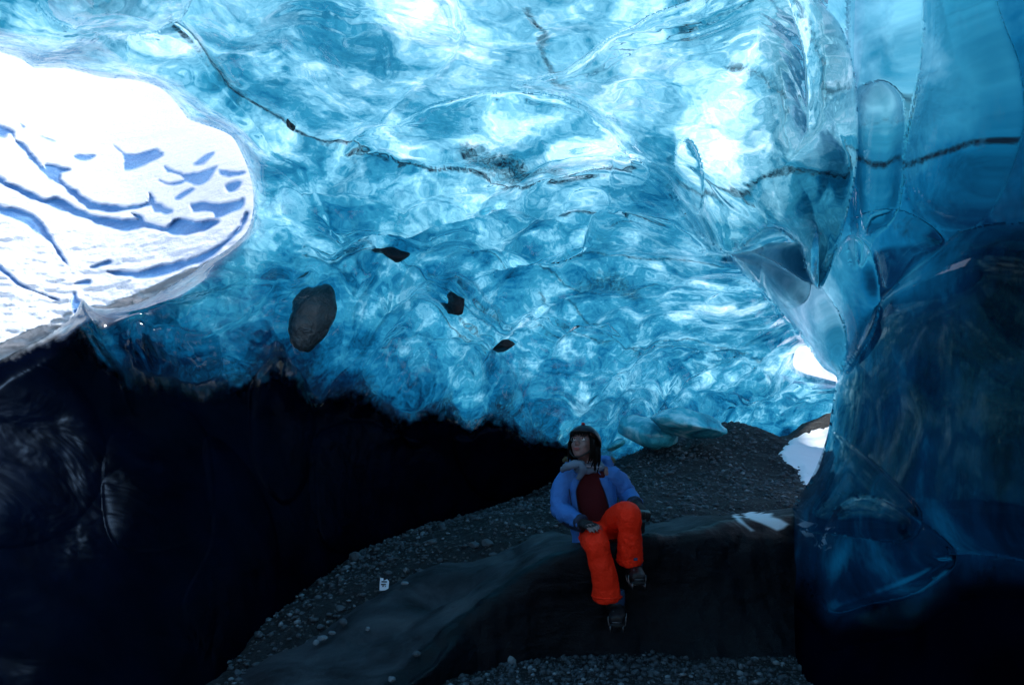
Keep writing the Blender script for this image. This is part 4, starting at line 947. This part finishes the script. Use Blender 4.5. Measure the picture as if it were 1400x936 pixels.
# ------------------------------------------------------------------ rocks frozen into the roof
def in_roof(name, px, py, rx, ry, rz, out, mat, seed, label, cat, tilt=0, rough=.2, group=None):
    c = roof_point(px, py, out); d = (c-Vector((0, 0, EYE))).length; k = d/F*.98
    M = Matrix.Rotation(tilt, 3, 'Y'); o = rock_mesh(c, (rx*k, rz, ry*k), seed, rough, 4, M).build(name, mat)
    recentre(o); return tag(o, label, cat, group)
in_roof('boulder', 424, 455, 31, 48, .13, .02, M_ROCKB, 3, 'large round brownish boulder frozen into the blue ice above the dark wall', 'boulder', R(14), .12)
in_roof('boulder', 531, 368, 33, 11, .07, -.05, M_ROCKD, 8, 'flat dark stone sunk in the ice above the round boulder, right of it', 'stone', R(8), .16)
in_roof('boulder', 622, 415, 15, 17, .08, -.05, M_ROCKD, 12, 'squarish black stone frozen in the middle of the ice roof', 'stone', R(-20), .2)
in_roof('boulder', 684, 484, 22, 10, .14, .08, M_ROCKD, 21, 'dark stone sticking out of the ice like a small shelf, with ice dripping below it', 'stone', R(-6), .2)
in_roof('boulder', 399, 166, 6, 7, .05, .01, M_ROCKD, 5, 'tiny black stone in the long dark crack of the roof', 'stone', 0, .25)

# blocks of clear ice on the gravel at the back
def ice_block(px, py, d, rx, ry, rz, seed, label, tilt):
    c = P(px, py, d); k = d/F; e_ = empty('ice_boulder', c-Vector((0, 0, ry*k)), label, 'ice block'); M = Matrix.Rotation(tilt, 3, 'Y')
    a = rock_mesh(c, (rx*k, rz, ry*k), seed, .16, 4, M).build('clear_ice', M_ICESOLID, e_)
    return e_
n = NT('blue_ice_block'); f_ = n.ramp(n.noise(3, 7, .6, 1.), [(.3, (.01, .16, .26)), (.5, (.04, .42, .55)), (.7, (.45, .8, .9))])
M_ICESOLID = n.pbr(f_, .12, n.bump(n.noise(6, 5, .6, .6), .6, .05), spec=.6)
ice_block(886, 592, 9.0, 42, 24, .35, 4, 'rounded turquoise ice block lying left of the tapered one behind the helmet', R(12))
ice_block(938, 578, 8.6, 52, 19, .35, 9, 'tapered turquoise ice block leaning on the top of the gravel bank', R(14))
ice_block(843, 607, 8.8, 16, 6, .12, 15, 'small slanting ice shard just right of the helmet', R(-30))

# ------------------------------------------------------------------ stones and gravel
def ico_raw(n=1):
    bm = bmesh.new(); bmesh.ops.create_icosphere(bm, subdivisions=n, radius=1); v = np.array([q.co[:] for q in bm.verts]); f = np.array([[w.index for w in q.verts] for q in bm.faces]); bm.free(); return v, f
def scatter(name, pts, sizes, mat, label, seed=1):
    bv, bf = ico_raw(1); rg = np.random.default_rng(seed); N = len(pts); var = []
    for k in range(12): var.append(bv*(1+.35*fbm(bv*1.3+k*9.1, 2))[:, None])
    var = np.array(var); idx = rg.integers(0, 12, N); A = var[idx]
    sc_ = sizes[:, None]*rg.uniform(.6, 1.25, (N, 3))*np.array([1.1, 1.1, .7]); A = A*sc_[:, None, :]
    an = rg.uniform(0, 6.28, N); c, s_ = np.cos(an)[:, None], np.sin(an)[:, None]
    A = np.stack([A[..., 0]*c-A[..., 1]*s_, A[..., 0]*s_+A[..., 1]*c, A[..., 2]], -1)+pts[:, None, :]
    Fc = (bf[None]+(np.arange(N)*len(bv))[:, None, None]).reshape(-1, 3)
    o = mesh_obj(name, A.reshape(-1, 3), Fc, mat, smooth=False); return tag(o, label, 'gravel', kind='stuff')
def field(p, xs, ys, x, y):
    j = np.clip(np.round((x-xs[0])/(xs[1]-xs[0])).astype(int), 0, len(xs)-1); i = np.clip(np.round((y-ys[0])/(ys[1]-ys[0])).astype(int), 0, len(ys)-1)
    return p[i, j, 2]
n_ = 26000; y = 3.4+6.8*RNG.random(n_)**1.3; x = RNG.uniform(-2.6, 4.6, n_)
cl_ = fbm(np.stack([x*1.2, y*1.2, x*0], -1), 3); k_ = cl_ > RNG.uniform(-.9, .35, n_); k_ &= y > np.interp(x, MIDX, MIDY); x, y = x[k_], y[k_]
sz = .005+.022*RNG.random(len(x))**6+.0016*y*RNG.random(len(x)); z = field(PB, xb, yb, x, y)
ptsb = np.stack([x, y, z+sz*.2], -1)
pale = RNG.random(len(x)) < .10
scatter('gravel', ptsb[~pale], sz[~pale], M_STONE, 'loose grey pebbles strewn over the gravel bank behind the ledge', 1)
scatter('gravel', ptsb[pale], sz[pale], M_STONEL, 'pale pebbles scattered among the grey ones on the bank', 2)
n_ = 17000; x = RNG.uniform(-1.6, 2.4, n_); y = RNG.uniform(3.1, 4.75, n_); sz = .004+.020*RNG.random(n_)**7; z = field(PF, xf, yf, x, y)
pale = RNG.random(n_) < .12; q = np.stack([x, y, z+sz*.25], -1)
scatter('gravel', q[~pale], sz[~pale], M_STONE, 'dark grey pebbles covering the floor in front of the ledge', 3)
scatter('gravel', q[pale], sz[pale], M_STONEL, 'pale pebbles scattered over the floor in front of the ledge', 4)
LZ = LG.reshape(-1, 3)
def surf(px, py):
    """nearest thing under a sight line: ledge top, bank or floor"""
    best = None
    for p_, xs_, ys_ in ((PB, xb, yb), (PF, xf, yf)):
        d = 3.2
        while d < 13:
            q = P(px, py, d)
            if (p_ is PF or q.y > np.interp(q.x, MIDX, MIDY)) and xs_[0] < q.x < xs_[-1] and ys_[0] < q.y < ys_[-1] and q.z <= hgt(p_, xs_, ys_, q.x, q.y): break
            d += .015
        if best is None or d < best: best = d
    a = np.array([0, 0, EYE]); dv = np.array(P(px, py, 1.))-a; w = LZ-a; tt = w@dv/(dv@dv); off = np.linalg.norm(w-tt[:, None]*dv, axis=1)
    m = off < .03
    if m.any(): best = min(best, tt[m].min())
    return P(px, py, best)
STN = [(432, 880, 5, 4, 'L', 'pale broken stone at the left end of the pale row on the ramp'), (441, 874, 7, 4, 'L', 'biggest pale stone in the pale row low on the ramp'),
 (453, 866, 5, 3, 'L', 'narrow pale stone above the biggest pale one on the ramp'), (470, 853, 6, 5, 'D', 'round grey stone at the upper end of the pale row on the ramp'),
 (503, 861, 4, 3, 'L', 'lone small white stone in the middle of the smooth ramp'), (553, 798, 6, 2.5, 'L', 'long flat pale stone right of the white wrapper'),
 (464, 835, 8, 5, 'D', 'grey stone in the gravel edge below the white wrapper, to its left'), (648, 747, 8, 5, 'D', 'left one of the two round grey stones on the bank behind the ramp'),
 (666, 745, 8, 6, 'D', 'right one of the two round grey stones on the bank behind the ramp'), (590, 742, 7, 4, 'D', 'low grey stone on the bank left of the two round ones'),
 (700, 906, 6, 6, 'L', 'upright pale stone on the floor below the ledge, left of the person'), (655, 932, 7, 5, 'D', 'grey stone at the bottom edge of the picture left of the upright pale stone'),
 (536, 930, 6, 4, 'L', 'pale stone at the foot of the ramp in the bottom left of the floor'), (485, 765, 9, 7, 'D', 'angular grey stone at the dark wall, uppermost left on the bank'),
 (915, 648, 7, 3, 'D', 'grey stone on the bank right of the blue sleeve'), (570, 895, 6, 4, 'D', 'grey stone where the floor gravel starts below the ramp')]
for i_, (px, py, rx, ry, kd, lb) in enumerate(STN):
    c = surf(px, py); k = (c.y)/F; o = rock_mesh(c+Vector((0, 0, ry*k*.5)), (rx*k, rx*k*.8, ry*k), 40+i_, .25, 2).build('stone', M_STONEL if kd == 'L' else M_STONE, smooth=False); recentre(o); tag(o, lb, 'stone', 'larger stones on the gravel')

# crumpled white wrapper with dark print
c = surf(523, 807); wr = empty('wrapper', c, 'small white torn wrapper with dark marks standing in the gravel by the ramp', 'litter')
WM = Matrix.Rotation(R(-18), 3, 'X') @ Matrix.Rotation(R(8), 3, 'Y'); S = c.y/F
def wp(x, y, z=0): return c+WM @ Vector((x*S, z*S, y*S))
out_ = [(-6.5, 15), (-2.5, 15.5), (-2, 12), (3, 15), (6, 12.5), (7, 4), (3.5, 1), (-1, 0), (-4, 0), (-5.5, 7)]
wv_ = [wp(x, y, -.6*math.sin(x*.5)-.5*math.cos(y*.4)) for x, y in out_]+[wp(0, 7, -1.6)]
Sh().add(wv_, [(10, i, (i+1) % 10) for i in range(10)]).build('sheet', M_PAPER, wr, solid=.002, smooth=False)
for pl in ([(-3.5, 11.5), (3.8, 12.2), (3.9, 10.8), (-3.3, 9.8)], [(-3.2, 8), (3, 8.7), (3, 7.2), (-3.3, 6.4)], [(-1, 6.3), (.8, 6.6), (.4, 4.6), (-.8, 4.5)], [(2.4, 6.2), (3.7, 6.3), (3.6, 5), (2.5, 5)]):
    Sh().add([wp(x, y, -2.3) for x, y in pl], [(0, 1, 2, 3)]).build('dark_mark', M_INK, wr, solid=.001, smooth=False)
